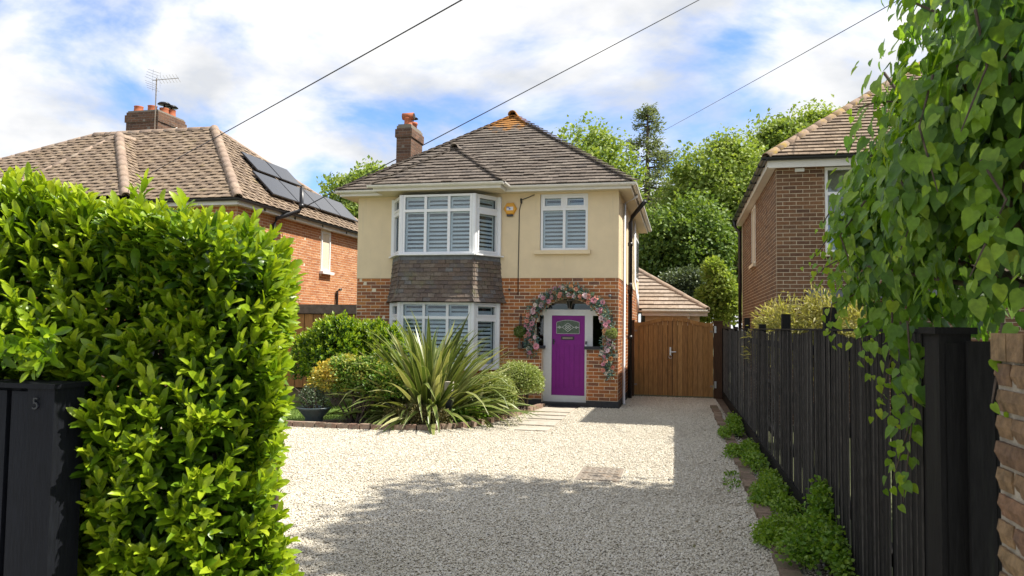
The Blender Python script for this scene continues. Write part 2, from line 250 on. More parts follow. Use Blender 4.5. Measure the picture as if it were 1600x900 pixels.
class MB:
    def __init__(s): s.v = []; s.f = []; s.n = 0
    def add(s, vs, fs):
        s.v.extend([tuple(x) for x in vs]); s.f.extend([tuple(i + s.n for i in f) for f in fs]); s.n += len(vs); return s
    def box(s, x0, x1, y0, y1, z0, z1):
        return s.add([(x0, y0, z0), (x1, y0, z0), (x1, y1, z0), (x0, y1, z0), (x0, y0, z1), (x1, y0, z1), (x1, y1, z1), (x0, y1, z1)], BOXF)
    def obox(s, c, ax, ay, az):
        c, ax, ay, az = map(Vector, (c, ax, ay, az))
        return s.add([c + ax * i + ay * j + az * k for k in (-1, 1) for (i, j) in ((-1, -1), (1, -1), (1, 1), (-1, 1))], BOXF)
    def tube(s, pts, rad, n=8, cap=True):
        pts = [Vector(p) for p in pts]; rad = rad if isinstance(rad, (list, tuple)) else [rad] * len(pts)
        vs = []; up0 = Vector((0, 0, 1))
        for i, p in enumerate(pts):
            d = (pts[min(i + 1, len(pts) - 1)] - pts[max(i - 1, 0)]).normalized()
            a = d.cross(up0) if abs(d.z) < 0.95 else d.cross(Vector((1, 0, 0)))
            a.normalize(); b = d.cross(a)
            for k in range(n):
                t = 2 * math.pi * k / n; vs.append(p + (a * math.cos(t) + b * math.sin(t)) * rad[i])
        fs = [(i * n + k, i * n + (k + 1) % n, (i + 1) * n + (k + 1) % n, (i + 1) * n + k) for i in range(len(pts) - 1) for k in range(n)]
        if cap: fs += [tuple(range(n))[::-1], tuple((len(pts) - 1) * n + k for k in range(n))]
        return s.add(vs, fs)
    def lathe(s, c, prof, n=16):
        c = Vector(c); vs = [c + Vector((r * math.cos(2 * math.pi * k / n), r * math.sin(2 * math.pi * k / n), z)) for r, z in prof for k in range(n)]
        fs = [(i * n + k, i * n + (k + 1) % n, (i + 1) * n + (k + 1) % n, (i + 1) * n + k) for i in range(len(prof) - 1) for k in range(n)]
        fs += [tuple(range(n))[::-1], tuple((len(prof) - 1) * n + k for k in range(n))]
        return s.add(vs, fs)
    def mesh(s, name, m, smooth=False):
        me = bpy.data.meshes.new(name); me.from_pydata(s.v, [], s.f); me.materials.append(m)
        if smooth: me.shade_smooth()
        me.update(); return me
    def build(s, name, m, parent=None, smooth=False, kind=None):
        o = bpy.data.objects.new(name, s.mesh(name, m, smooth)); link(o, parent)
        if kind: o['kind'] = kind
        return o
BOXF = [(0, 3, 2, 1), (4, 5, 6, 7), (0, 1, 5, 4), (1, 2, 6, 5), (2, 3, 7, 6), (3, 0, 4, 7)]
UNITS = {}
def unit_cube(m, k):
    key = (m.name, k)
    if key not in UNITS:
        r = random.Random(k * 13 + 5); j = lambda: 1 + (r.random() - 0.5) * (0.03 if k else 0)
        vs = [(x * j(), y * j(), z * j()) for z in (-1, 1) for (x, y) in ((-1, -1), (1, -1), (1, 1), (-1, 1))]
        UNITS[key] = MB().add(vs, BOXF).mesh('piece', m)
    return UNITS[key]
def mat3(c, ax, ay, az):
    m = Matrix.Identity(4)
    for i in range(3): m[i][0], m[i][1], m[i][2], m[i][3] = ax[i], ay[i], az[i], c[i]
    return m
def pix_size(c, ax, az):
    p = project(c)
    if p is None or not (-20 < p[0] < 1620 and -20 < p[1] < 920): return 0
    a, b = Vector(ax), Vector(az); cx = a.cross(b); d = (Vector(c) - Vector((0, 0, 1.85))).normalized()
    return abs(cx.dot(d)) * (1160 / p[2]) ** 2
def pieces(parent, name, items, m, limit=300, stuff=None, rank=None, unit=None, variants=4):
    """items: (centre, half axis along, half axis out, half axis up). The largest `limit` in view become objects, the rest one mesh."""
    if limit < len(items):
        sc = [rank(i) if rank else pix_size(i[0], i[1], i[3]) for i in items]
        order = sorted(range(len(items)), key=lambda k: -sc[k]); own = set(order[:limit])
    else: own = set(range(len(items)))
    unit_v = unit if isinstance(unit, (list, tuple)) else None
    rest = MB(); out = []
    for k, (c, ax, ay, az) in enumerate(items):
        if k in own:
            o = bpy.data.objects.new(name, (unit_v[k % len(unit_v)] if unit_v else unit) or unit_cube(m, 1 + k % variants)); link(o, parent, mat3(c, ax, ay, az)); out.append(o)
        elif unit is None: rest.obox(c, ax, ay, az)
        else:
            M4 = mat3(c, ax, ay, az); rest.add([M4 @ v.co for v in unit.vertices], [tuple(p.vertices) for p in unit.polygons])
    if rest.n: rest.build(stuff or name + '_rows', m, parent, kind='stuff')
    return out
def brick_items(org, u, nout, length, z0, z1, course, blen, spans=None, joint=0.012, depth=0.05, proud=0.002, header_every=0):
    org, u, nout = Vector(org), Vector(u), Vector(nout); items = []; rnd = random.Random(int(abs(org.x * 100 + org.y * 7 + z0 * 3)) + 3)
    i = 0; z = z0
    while z + course <= z1 + 0.02:
        ivs = spans(z + course / 2) if spans else [(0, length)]
        off = (blen / 2) if i % 2 else 0
        for (a, b) in ivs:
            k = math.floor((a - off) / blen)
            while off + k * blen < b:
                u0 = max(a, off + k * blen); u1 = min(b, off + (k + 1) * blen); k += 1
                if u1 - u0 < 0.018: continue
                hl = (u1 - u0 - joint) / 2; pr = proud + rnd.uniform(-0.002, 0.003)
                c = org + u * ((u0 + u1) / 2) + Vector((0, 0, z + course / 2)) + nout * (pr - depth / 2)
                items.append((c, u * hl, nout * (depth / 2), Vector((0, 0, (course - joint) / 2 + rnd.uniform(-0.001, 0.001)))))
        z += course; i += 1
    return items
def wall_cells(mb, org, u, nout, xs, zs, holes, thick):
    """a wall slab split into cells with the openings left out; front face at org, thickness inwards"""
    org, u, nout = Vector(org), Vector(u), Vector(nout)
    for a, b in zip(xs[:-1], xs[1:]):
        for c, d in zip(zs[:-1], zs[1:]):
            mx, mz = (a + b) / 2, (c + d) / 2
            if any(h[0] < mx < h[1] and h[2] < mz < h[3] for h in holes): continue
            mb.obox(org + u * mx + Vector((0, 0, mz)) - nout * (thick / 2), u * ((b - a) / 2), nout * (thick / 2), Vector((0, 0, (d - c) / 2)))
    return mb

# ------------------------------------------------------------------ leaves
def T_laurel():
    vs, fs = [], []
    for t, w in ((0, 0.02), (0.22, 0.125), (0.55, 0.185), (0.86, 0.125), (1, 0.015)):
        z = 0.10 * math.sin(t * 2.2) - 0.12 * t * t
        vs += [(-w, t, z + w * 0.35), (0, t, z), (w, t, z + w * 0.35)]
    for r in range(4):
        b = r * 3; fs += [(b, b + 1, b + 4, b + 3), (b + 1, b + 2, b + 5, b + 4)]
    return np.array(vs), fs
def T_heart():
    out = [(0, 0.08), (0.2, -0.02), (0.36, 0.1), (0.4, 0.32), (0.3, 0.6), (0.14, 0.85), (0, 1.05)]
    vs = [(x, y, 0.16 * abs(x) - 0.18 * max(0, y - .2) ** 2) for x, y in out] + [(-x, y, 0.16 * abs(x) - 0.18 * max(0, y - .2) ** 2) for x, y in out[1:-1]] + [(0, 0.45, -0.02)]
    c = len(vs) - 1; ring = [0, 1, 2, 3, 4, 5, 6, 11, 10, 9, 8, 7]
    return np.array(vs), [(c, ring[(i + 1) % 12], ring[i]) for i in range(12)]
def T_quad(w=0.32): return np.array([(0, 0, 0), (w, 0.45, 0.1), (0, 1, -0.05), (-w, 0.45, 0.1)]), [(0, 1, 2), (0, 2, 3)]
def T_strip(w=0.07): return np.array([(-w, 0, 0), (w, 0, 0), (w * .8, .5, .04), (-w * .8, .5, .04), (0, 1, -.1)]), [(0, 1, 2, 3), (3, 2, 4)]
def unitv(a): return a / np.maximum(np.linalg.norm(a, axis=1, keepdims=True), 1e-9)
def rdirs(n): return unitv(RNG.normal(size=(n, 3)))
def leaf_mesh(name, tpl, pos, axis, nrm, size, tint, m, wide=None, curl=None):
    T, F = tpl; n = len(pos); axis = unitv(np.asarray(axis, float)); nrm = np.asarray(nrm, float)
    side = unitv(np.cross(axis, nrm)); nn = np.cross(side, axis); size = np.broadcast_to(np.asarray(size, float), (n,))
    wd = np.ones(n) if wide is None else wide
    cu = (RNG.normal(0, .16, n) if curl is None else np.full(n, curl)) if len(T) > 8 else np.zeros(n)
    if len(T) > 8 and wide is None and curl is None: wd = RNG.uniform(.78, 1.12, n)
    V = (pos[:, None, :] + size[:, None, None] * (T[None, :, 0:1] * wd[:, None, None] * side[:, None, :] + T[None, :, 1:2] * axis[:, None, :] + (T[None, :, 2:3] + cu[:, None, None] * T[None, :, 1:2] ** 2) * nn[:, None, :])).reshape(-1, 3)
    k = len(T); off = (np.arange(n) * k)[:, None]
    loops = np.concatenate([np.array(f) for f in F]); lens = np.array([len(f) for f in F])
    LV = (loops[None, :] + off).ravel(); ls = np.tile(lens, n); st = np.concatenate(([0], np.cumsum(ls)[:-1]))
    me = bpy.data.meshes.new(name); me.vertices.add(len(V)); me.vertices.foreach_set('co', V.ravel().astype(np.float32))
    me.loops.add(len(LV)); me.loops.foreach_set('vertex_index', LV.astype(np.int32))
    me.polygons.add(len(ls)); me.polygons.foreach_set('loop_start', st.astype(np.int32))
    try: me.polygons.foreach_set('loop_total', ls.astype(np.int32))
    except Exception: pass
    me.update(calc_edges=True)
    a = me.attributes.new('tint', 'FLOAT', 'POINT'); a.data.foreach_set('value', np.repeat(np.broadcast_to(np.asarray(tint, float), (n,)), k).astype(np.float32))
    if k > 8: me.shade_smooth()
    me.materials.append(m); return me
def foliage(name, parent, tpl, pos, axis, nrm, size, tint, m, kind=None, wide=None):
    o = bpy.data.objects.new(name, leaf_mesh(name, tpl, pos, axis, nrm, size, tint, m, wide)); link(o, parent)
    if kind: o['kind'] = kind
    return o
def leaf_parts(parent, name, tpl, pos, axis, nrm, size, tint, m, limit=300, score=None, stuff='foliage', nvar=6):
    """the leaves that show largest become objects, the rest one mesh"""
    n = len(pos); axis = unitv(np.asarray(axis, float)); nrm = np.asarray(nrm, float)
    side = unitv(np.cross(axis, nrm)); nn = np.cross(side, axis)
    if score is None:
        C = np.array((0, 0, 1.85)); d = pos - C; z = d @ np.array(CF); px = 800 + 1160 * (d @ np.array(CR)) / z; py = 450 - 1160 * (d @ np.array(CU)) / z
        dist = np.linalg.norm(d, axis=1); face = np.abs(np.einsum('ij,ij->i', nn, d)) / dist
        score = size ** 2 / dist ** 4 * face * ((px > 5) & (px < 1595) & (py > 5) & (py < 895) & (z > 0.3))
    order = np.argsort(-score); own = order[:limit]; rest = order[limit:]
    foliage(stuff, parent, tpl, pos[rest], axis[rest], nrm[rest], size[rest], tint[rest], m, kind='stuff')
    ms = [leaf_mesh(name, tpl, np.zeros((1, 3)), np.array([[0, 1, 0]]), np.array([[0, 0, 1.]]), np.ones(1), (k + .5) / nvar, m, curl=cv) for k in range(nvar) for cv in (-.2, .03, .2)]
    for i in own:
        o = bpy.data.objects.new(name, ms[min(nvar - 1, max(0, int(tint[i] * nvar))) * 3 + int(i) % 3])
        link(o, parent, mat3(pos[i], side[i] * size[i], axis[i] * size[i], nn[i] * size[i]))
def blob_leaves(centres, radii, n, up=0.35, shell=(0.7, 1.04), lo=-0.6):
    """leaves round a set of ellipsoidal clumps; returns pos, axis, normal, height fraction"""
    centres = np.asarray(centres, float); radii = np.asarray(radii, float); k = RNG.choice(len(centres), n, p=(radii.prod(1) ** (2 / 3)) / (radii.prod(1) ** (2 / 3)).sum())
    d = rdirs(n); d[:, 2] = np.where(d[:, 2] < lo, -d[:, 2], d[:, 2]); d = unitv(d)
    rr = RNG.uniform(shell[0], shell[1], n) * (1 + 0.08 * RNG.normal(size=n))
    pos = centres[k] + d * radii[k] * rr[:, None]
    nrm = unitv(d * 0.7 + np.array((0, 0, up)) + 0.55 * rdirs(n)); ax = unitv(rdirs(n) * 0.8 + d * 0.5 + np.array((0, 0, -0.15)))
    return pos, ax, nrm, d, rr
def tree(name, label, base_p, trunk_h, cc, cr, nclump, nleaf, lsize, tint, m=None, cl=(0.24, 0.36), tr=0.22, group=None, seed=1, limbs=14, cat='tree', shell=(0.55, 1.06), fill=.45):
    rnd = random.Random(seed); t = thing(name, base_p, label, cat, group); m = m or L_TREE
    cen, rad = [], []
    for i in range(nclump):
        d = Vector((rnd.gauss(0, 1), rnd.gauss(0, 1), rnd.gauss(0, 1))).normalized(); r = rnd.random() ** 0.4 * 0.82
        cen.append((cc[0] + d.x * cr[0] * r, cc[1] + d.y * cr[1] * r, cc[2] + d.z * cr[2] * r)); q = rnd.uniform(*cl) * min(cr)
        rad.append((q * rnd.uniform(.9, 1.35), q * rnd.uniform(.9, 1.35), q * rnd.uniform(.6, .9)))
    pos, ax, nr, d, rr = blob_leaves(cen, rad, nleaf, shell=shell)
    nf = int(nleaf * fill); fd = rdirs(nf); fr_ = RNG.uniform(.45, 1.0, nf) ** .6 * (1 + .10 * np.sin(fd[:, 0] * 5 + fd[:, 2] * 7) + .06 * RNG.normal(size=nf)); fp = np.array(cc) + fd * np.array(cr) * fr_[:, None] * .97
    pos = np.concatenate([pos, fp]); ax = np.concatenate([ax, unitv(rdirs(nf) + .3 * fd)]); nr = np.concatenate([nr, unitv(fd * .5 + np.array((0, 0, .5)) + .7 * rdirs(nf))]); d = np.concatenate([d, fd]); nleaf += nf
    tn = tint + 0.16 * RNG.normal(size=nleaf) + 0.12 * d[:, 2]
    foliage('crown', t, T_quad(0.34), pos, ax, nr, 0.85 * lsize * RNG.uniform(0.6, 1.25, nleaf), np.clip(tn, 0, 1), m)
    mb = MB(); b = Vector(base_p); top = Vector((cc[0] + rnd.uniform(-.3, .3), cc[1], cc[2] - cr[2] * 0.3))
    mid = b.lerp(top, 0.5) + Vector((rnd.uniform(-.25, .25), rnd.uniform(-.2, .2), 0))
    mb.tube([b, mid, top, Vector((cc[0], cc[1], cc[2] + cr[2] * 0.5))], [tr, tr * .8, tr * .55, tr * .15], 9)
    for i in range(min(limbs, nclump)):
        c = Vector(cen[i]); s = b.lerp(top, rnd.uniform(0.45, 0.98)); k = s.lerp(c, 0.5) + Vector((0, 0, rnd.uniform(0, 0.5)))
        mb.tube([s, k, c], [tr * .38, tr * .24, tr * .07], 6)
    mb.build('trunk', M['bark'], t, smooth=True)
    return t

# ------------------------------------------------------------------ roofs
def clip_span(poly, v):
    xs = []
    for (a, b), (c, d) in zip(poly, poly[1:] + poly[:1]):
        if (b - v) * (d - v) < 0: xs.append(a + (c - a) * (v - b) / (d - b))
    return (min(xs), max(xs)) if len(xs) >= 2 else None
def tile_items(corners, eave_dir, gauge, width, thick=0.018, lift=0.028, jit=0.006, seed=1, lap=1.3, cut=None, wave=0.0):
    """corners: world corners of a flat roof face, corners[0] on the eave; eave_dir along the eave. Face must be convex."""
    rnd = random.Random(seed); P = [Vector(c) for c in corners]; u = Vector(eave_dir).normalized()
    nrm = None
    for i in range(len(P) - 2):
        q = (P[1] - P[0]).cross(P[i + 2] - P[0])
        if q.length > 1e-4: nrm = q.normalized(); break
    if nrm.z < 0: nrm = -nrm
    v = nrm.cross(u).normalized()
    if v.z < 0: v = -v
    poly = [((p - P[0]).dot(u), (p - P[0]).dot(v)) for p in P]; vmax = max(q[1] for q in poly); items = []
    k = 0
    while k * gauge < vmax - gauge * 0.3:
        v0 = k * gauge; sp = clip_span(poly, min(v0 + gauge * 0.4, vmax - 1e-3))
        if sp:
            a, b = sp; off = (width / 2 if k % 2 else 0) + rnd.uniform(-.01, .01); j = math.floor((a - off) / width)
            while off + j * width < b:
                u0, u1 = max(a, off + j * width), min(b, off + (j + 1) * width); j += 1
                if u1 - u0 < 0.03: continue
                ln = gauge * lap; tilt = math.atan2(lift, ln); vd = v * math.cos(tilt) - nrm * math.sin(tilt); nd = nrm * math.cos(tilt) + v * math.sin(tilt)
                jj = rnd.uniform(-jit, jit); alt = wave * ((j + k // 1) % 2)
                c = P[0] + u * ((u0 + u1) / 2) + v * (v0 + ln / 2 - 0.02 + jj) + nrm * (thick / 2 + lift / 2 + 0.004 + rnd.uniform(0, jit * .8) + alt)
                if cut and cut(c): continue
                items.append((c, u * ((u1 - u0) / 2 - 0.002), vd * (ln / 2), nd * (thick / 2)))
        k += 1
    return items
def tile_rank(it): return pix_size(it[0], it[1], it[2])
def half_tube(m, n=7):
    key = ('half', m.name)
    if key not in UNITS:
        vs, fs = [], []
        for y in (-1, 1):
            for r in (1.0, 0.82):
                for k in range(n): t = math.pi * k / (n - 1); vs.append((math.cos(t) * r, y * (1.0 if y < 0 else 0.97), math.sin(t) * r))
        for k in range(n - 1):
            fs += [(k, k + 1, 2 * n + k + 1, 2 * n + k), (n + k + 1, n + k, 3 * n + k, 3 * n + k + 1), (k + 1, k, n + k, n + k + 1), (2 * n + k, 2 * n + k + 1, 3 * n + k + 1, 3 * n + k)]
        UNITS[key] = MB().add(vs, fs).mesh('ridge_piece', m, True)
    return UNITS[key]
def ridge_items(A, B, ln, rad, drop=0.03):
    A, B = Vector(A), Vector(B); d = (B - A); n = max(1, round(d.length / ln)); e = d / n; dn = d.normalized()
    side = dn.cross(Vector((0, 0, 1))).normalized(); up = side.cross(dn)
    return [(A + e * (i + .5) - Vector((0, 0, drop)) + up * (0.006 * (i % 2)), side * rad, e * 0.51, up * rad) for i in range(n)]

# ------------------------------------------------------------------ windows
def bar_box(mb, o, u, n, x0, x1, z0, z1, d0, d1):
    o, u, n = Vector(o), Vector(u), Vector(n)
    mb.obox(o + u * ((x0 + x1) / 2) + Vector((0, 0, (z0 + z1) / 2)) + n * ((d0 + d1) / 2), u * ((x1 - x0) / 2), n * ((d1 - d0) / 2), Vector((0, 0, (z1 - z0) / 2)))
def window(parent, org, u, nout, w, h, cols, trans, fr=0.055, sash=(), blinds=True, slat=0.055, frame_mat='upvc', tilt=0.5, name='window', slat_gap=1.0):
    """org: lower corner of the frame in the wall face; cols: list of column edges 0..w ; trans: height of the transom or None"""
    u, n = Vector(u).normalized(), Vector(nout).normalized(); mb = MB(); D0, D1 = -0.055, 0.02
    bar_box(mb, org, u, n, 0, w, 0, fr, D0, D1); bar_box(mb, org, u, n, 0, w, h - fr, h, D0, D1)
    bar_box(mb, org, u, n, 0, fr, fr, h - fr, D0, D1); bar_box(mb, org, u, n, w - fr, w, fr, h - fr, D0, D1)
    mw = 0.032; rows = [(fr, trans - mw), (trans + mw, h - fr)] if trans else [(fr, h - fr)]
    if trans: bar_box(mb, org, u, n, fr, w - fr, trans - mw, trans + mw, D0, D1 - .002)
    edges = [0] + list(cols) + [w]
    for x in cols:
        for (a, b) in rows: bar_box(mb, org, u, n, x - mw, x + mw, a, b, D0, D1 - .004)
    win = mb.build(name, M[frame_mat], parent)
    for ci in range(len(edges) - 1):
        xa = fr if ci == 0 else edges[ci] + mw; xb = w - fr if ci == len(edges) - 2 else edges[ci + 1] - mw
        for ri, (a, b) in enumerate(rows):
            x0, x1, z0, z1 = xa, xb, a, b
            if (ci, ri) in sash:
                sm = MB(); s = 0.045
                for q in ((x0, x1, z0, z0 + s), (x0, x1, z1 - s, z1), (x0, x0 + s, z0 + s, z1 - s), (x1 - s, x1, z0 + s, z1 - s)): bar_box(sm, org, u, n, *q, -0.03, 0.034)
                sm.build('sash', M[frame_mat], win); x0 += s; x1 -= s; z0 += s; z1 -= s
            pm = MB(); bar_box(pm, org, u, n, x0, x1, z0, z1, -0.03, -0.024); pm.build('pane', M['glass'], win)
            if blinds:
                # shutter panel stiles and slats set behind the glass
                st = MB(); bar_box(st, org, u, n, x0 - .01, x0 + 0.03, z0, z1, -0.115, -0.085); bar_box(st, org, u, n, x1 - 0.012, x1 + .01, z0, z1, -0.115, -0.085)
                bar_box(st, org, u, n, x0 + .03, x1 - .012, z0, z0 + .035, -0.115, -0.085); bar_box(st, org, u, n, x0 + .03, x1 - .012, z1 - .03, z1, -0.115, -0.085)
                st.build('shutter_frame', M['blind'], win)
                its = []; z = z0 + 0.06
                while z < z1 - 0.045:
                    c = Vector(org) + u * ((x0 + x1) / 2 + .009) + Vector((0, 0, z)) + n * -0.1
                    tv = (n * math.cos(tilt) + Vector((0, 0, -math.sin(tilt)))) * 0.038; nv = (n * math.sin(tilt) + Vector((0, 0, math.cos(tilt)))) * 0.004
                    its.append((c, u * ((x1 - x0) / 2 - .022), tv, nv)); z += slat * slat_gap
                pieces(win, 'slat', its, M['blind'], limit=999)
    rm = MB(); bar_box(rm, org, u, n, 0.01, w - .01, 0.01, h - .01, -0.32, -0.30); rm.build('room_shade_sheet', M['room'], win)  # dark sheet close behind the glass, room shade put into its colour
    return win
def gutter(mb, A, B, r=0.06, drop=0.0, n=7):
    """half round gutter from A to B (open at the top)"""
    A, B = Vector(A), Vector(B); d = (B - A).normalized(); s = d.cross(Vector((0, 0, 1))).normalized(); vs = []
    for P in (A, B):
        for rr in (r, r - 0.008):
            for k in range(n): t = math.pi + math.pi * k / (n - 1); vs.append(P + s * (math.cos(t) * rr) + Vector((0, 0, math.sin(t) * rr)))
    fs = []
    for k in range(n - 1): fs += [(k, k + 1, 2 * n + k + 1, 2 * n + k), (n + k + 1, n + k, 3 * n + k, 3 * n + k + 1)]
    fs += [(0, 2 * n, 3 * n, n), (n - 1, 2 * n - 1, 4 * n - 1, 3 * n - 1)]
    fs += [tuple(range(n)) + tuple(range(2 * n - 1, n - 1, -1)), tuple(range(2 * n, 3 * n)) + tuple(range(4 * n - 1, 3 * n - 1, -1))]
    mb.add(vs, fs)
def text_obj(parent, body, loc, rot, size, m, name='digit', extrude=0.004):
    c = bpy.data.curves.new(name, 'FONT'); c.body = body; c.size = size; c.extrude = extrude; c.align_x = 'CENTER'; c.align_y = 'CENTER'; c.materials.append(m)
    tmp = bpy.data.objects.new(name, c); me = bpy.data.meshes.new_from_object(tmp); me.name = name; bpy.data.objects.remove(tmp)
    o = bpy.data.objects.new(name, me); link(o, parent, Matrix.Translation(loc) @ rot); return o
# ================================================================== ground, drive, lawn
def sheet(name, pts, z, m, kind='structure', parent=None):
    o = MB().add([(x, y, z) for x, y in pts], [tuple(range(len(pts)))]).build(name, m, parent)
    if kind and not parent: o['kind'] = kind
    return o
sheet('ground', [(-400, -60), (400, -60), (400, 700), (-400, 700)], -0.02, M['ground'])
sheet('pavement', [(-40, -4), (40, -4), (40, 2.3), (-40, 2.3)], -0.012, M['pavement'])
DRIVE = [(-2.3, 2.3), (1.0, 2.3), (1.15, 3.6), (1.0, 12), (0.85, 20.55), (-1.4, 20.55), (-1.4, 17.2), (-3.1, 17.2), (-3.2, 16.2), (-3.5, 14.2), (-3.75, 13.1), (-4.3, 12.5), (-5.3, 12.25), (-12, 12.1), (-12, 4.6), (-2.6, 4.3)]
sheet('driveway', DRIVE, -0.008, M['gravel_bed'])
sheet('lawn', [(-12, 12.2), (-5.3, 12.35), (-4.3, 12.6), (-3.75, 13.2), (-3.5, 14.2), (-3.25, 16.2), (-3.15, 17.2), (-12, 17.2)], -0.004, M['lawn'])
sheet('flower_bed', [(-7.3, 12.35), (-5.3, 12.4), (-4.35, 12.65), (-3.82, 13.25), (-3.57, 14.25), (-3.32, 16.2), (-3.25, 17.15), (-6.3, 17.15), (-6.0, 15.0), (-5.9, 13.9), (-7.2, 12.9)], 0.0, M['soil'])
sheet('border_strip', [(0.93, 3.9), (1.24, 3.9), (1.08, 20.5), (0.86, 20.5)], 0.004, M['soil'])

def in_poly(x, y, poly):
    c = np.zeros(len(x), bool)
    for (x0, y0), (x1, y1) in zip(poly, poly[1:] + poly[:1]):
        k = ((y0 > y) != (y1 > y)); t = np.where(y1 != y0, (y - y0) / (y1 - y0 if y1 != y0 else 1), 0); c ^= k & (x < x0 + (x1 - x0) * t)
    return c
def gravel():
    pts = []
    for (x0, x1, y0, y1, dens) in ((-4.3, 1.2, 4.5, 8.2, 4200), (-7.5, 1.1, 8.2, 12.6, 2300), (-4.5, 1.1, 12.6, 20.6, 1700), (-7.5, -4.3, 5.5, 8.2, 1300)):
        n = int((x1 - x0) * (y1 - y0) * dens); x = RNG.uniform(x0, x1, n); y = RNG.uniform(y0, y1, n)
        k = in_poly(x, y, DRIVE) & ~((x > -3.05) & (x < -2.3) & (y > 13.0) & (y < 17.2) & (RNG.random(n) < .96)) & ~((x > -1.3) & (x < -0.72) & (y > 9.05) & (y < 9.95))
        pts.append(np.stack([x[k], y[k], RNG.uniform(-0.004, 0.006, k.sum())], 1))
    P = np.concatenate(pts)
    me = bpy.data.meshes.new('gravel'); me.vertices.add(len(P)); me.vertices.foreach_set('co', P.ravel().astype(np.float32)); me.update()
    o = bpy.data.objects.new('gravel', me); link(o); tag(o, 'pale loose gravel covering the driveway', 'gravel', kind='stuff')
    ng = bpy.data.node_groups.new('scatter_stones', 'GeometryNodeTree'); ng.interface.new_socket('Geometry', in_out='INPUT', socket_type='NodeSocketGeometry'); ng.interface.new_socket('Geometry', in_out='OUTPUT', socket_type='NodeSocketGeometry')
    N, L = ng.nodes, ng.links; gi = N.new('NodeGroupInput'); go = N.new('NodeGroupOutput'); m2p = N.new('GeometryNodeMeshToPoints'); iop = N.new('GeometryNodeInstanceOnPoints')
    ico = N.new('GeometryNodeMeshIcoSphere'); ico.inputs['Radius'].default_value = 1.0; ico.inputs['Subdivisions'].default_value = 1
    sm = N.new('GeometryNodeSetMaterial'); sm.inputs['Material'].default_value = M['gravel']
    rs = N.new('FunctionNodeRandomValue'); rs.data_type = 'FLOAT_VECTOR'; rs.inputs[0].default_value = (0.006, 0.006, 0.004); rs.inputs[1].default_value = (0.0145, 0.0125, 0.0075)
    rr = N.new('FunctionNodeRandomValue'); rr.data_type = 'FLOAT_VECTOR'; rr.inputs[0].default_value = (-0.5, -0.5, 0); rr.inputs[1].default_value = (0.5, 0.5, 6.28); rr.inputs['Seed'].default_value = 3
    L.new(gi.outputs[0], m2p.inputs[0]); L.new(m2p.outputs[0], iop.inputs['Points']); L.new(ico.outputs[0], sm.inputs[0]); L.new(sm.outputs[0], iop.inputs['Instance'])
    L.new(rs.outputs[0], iop.inputs['Scale']); L.new(rr.outputs[0], iop.inputs['Rotation']); L.new(iop.outputs[0], go.inputs[0])
    md = o.modifiers.new('stones', 'NODES'); md.node_group = ng
gravel()

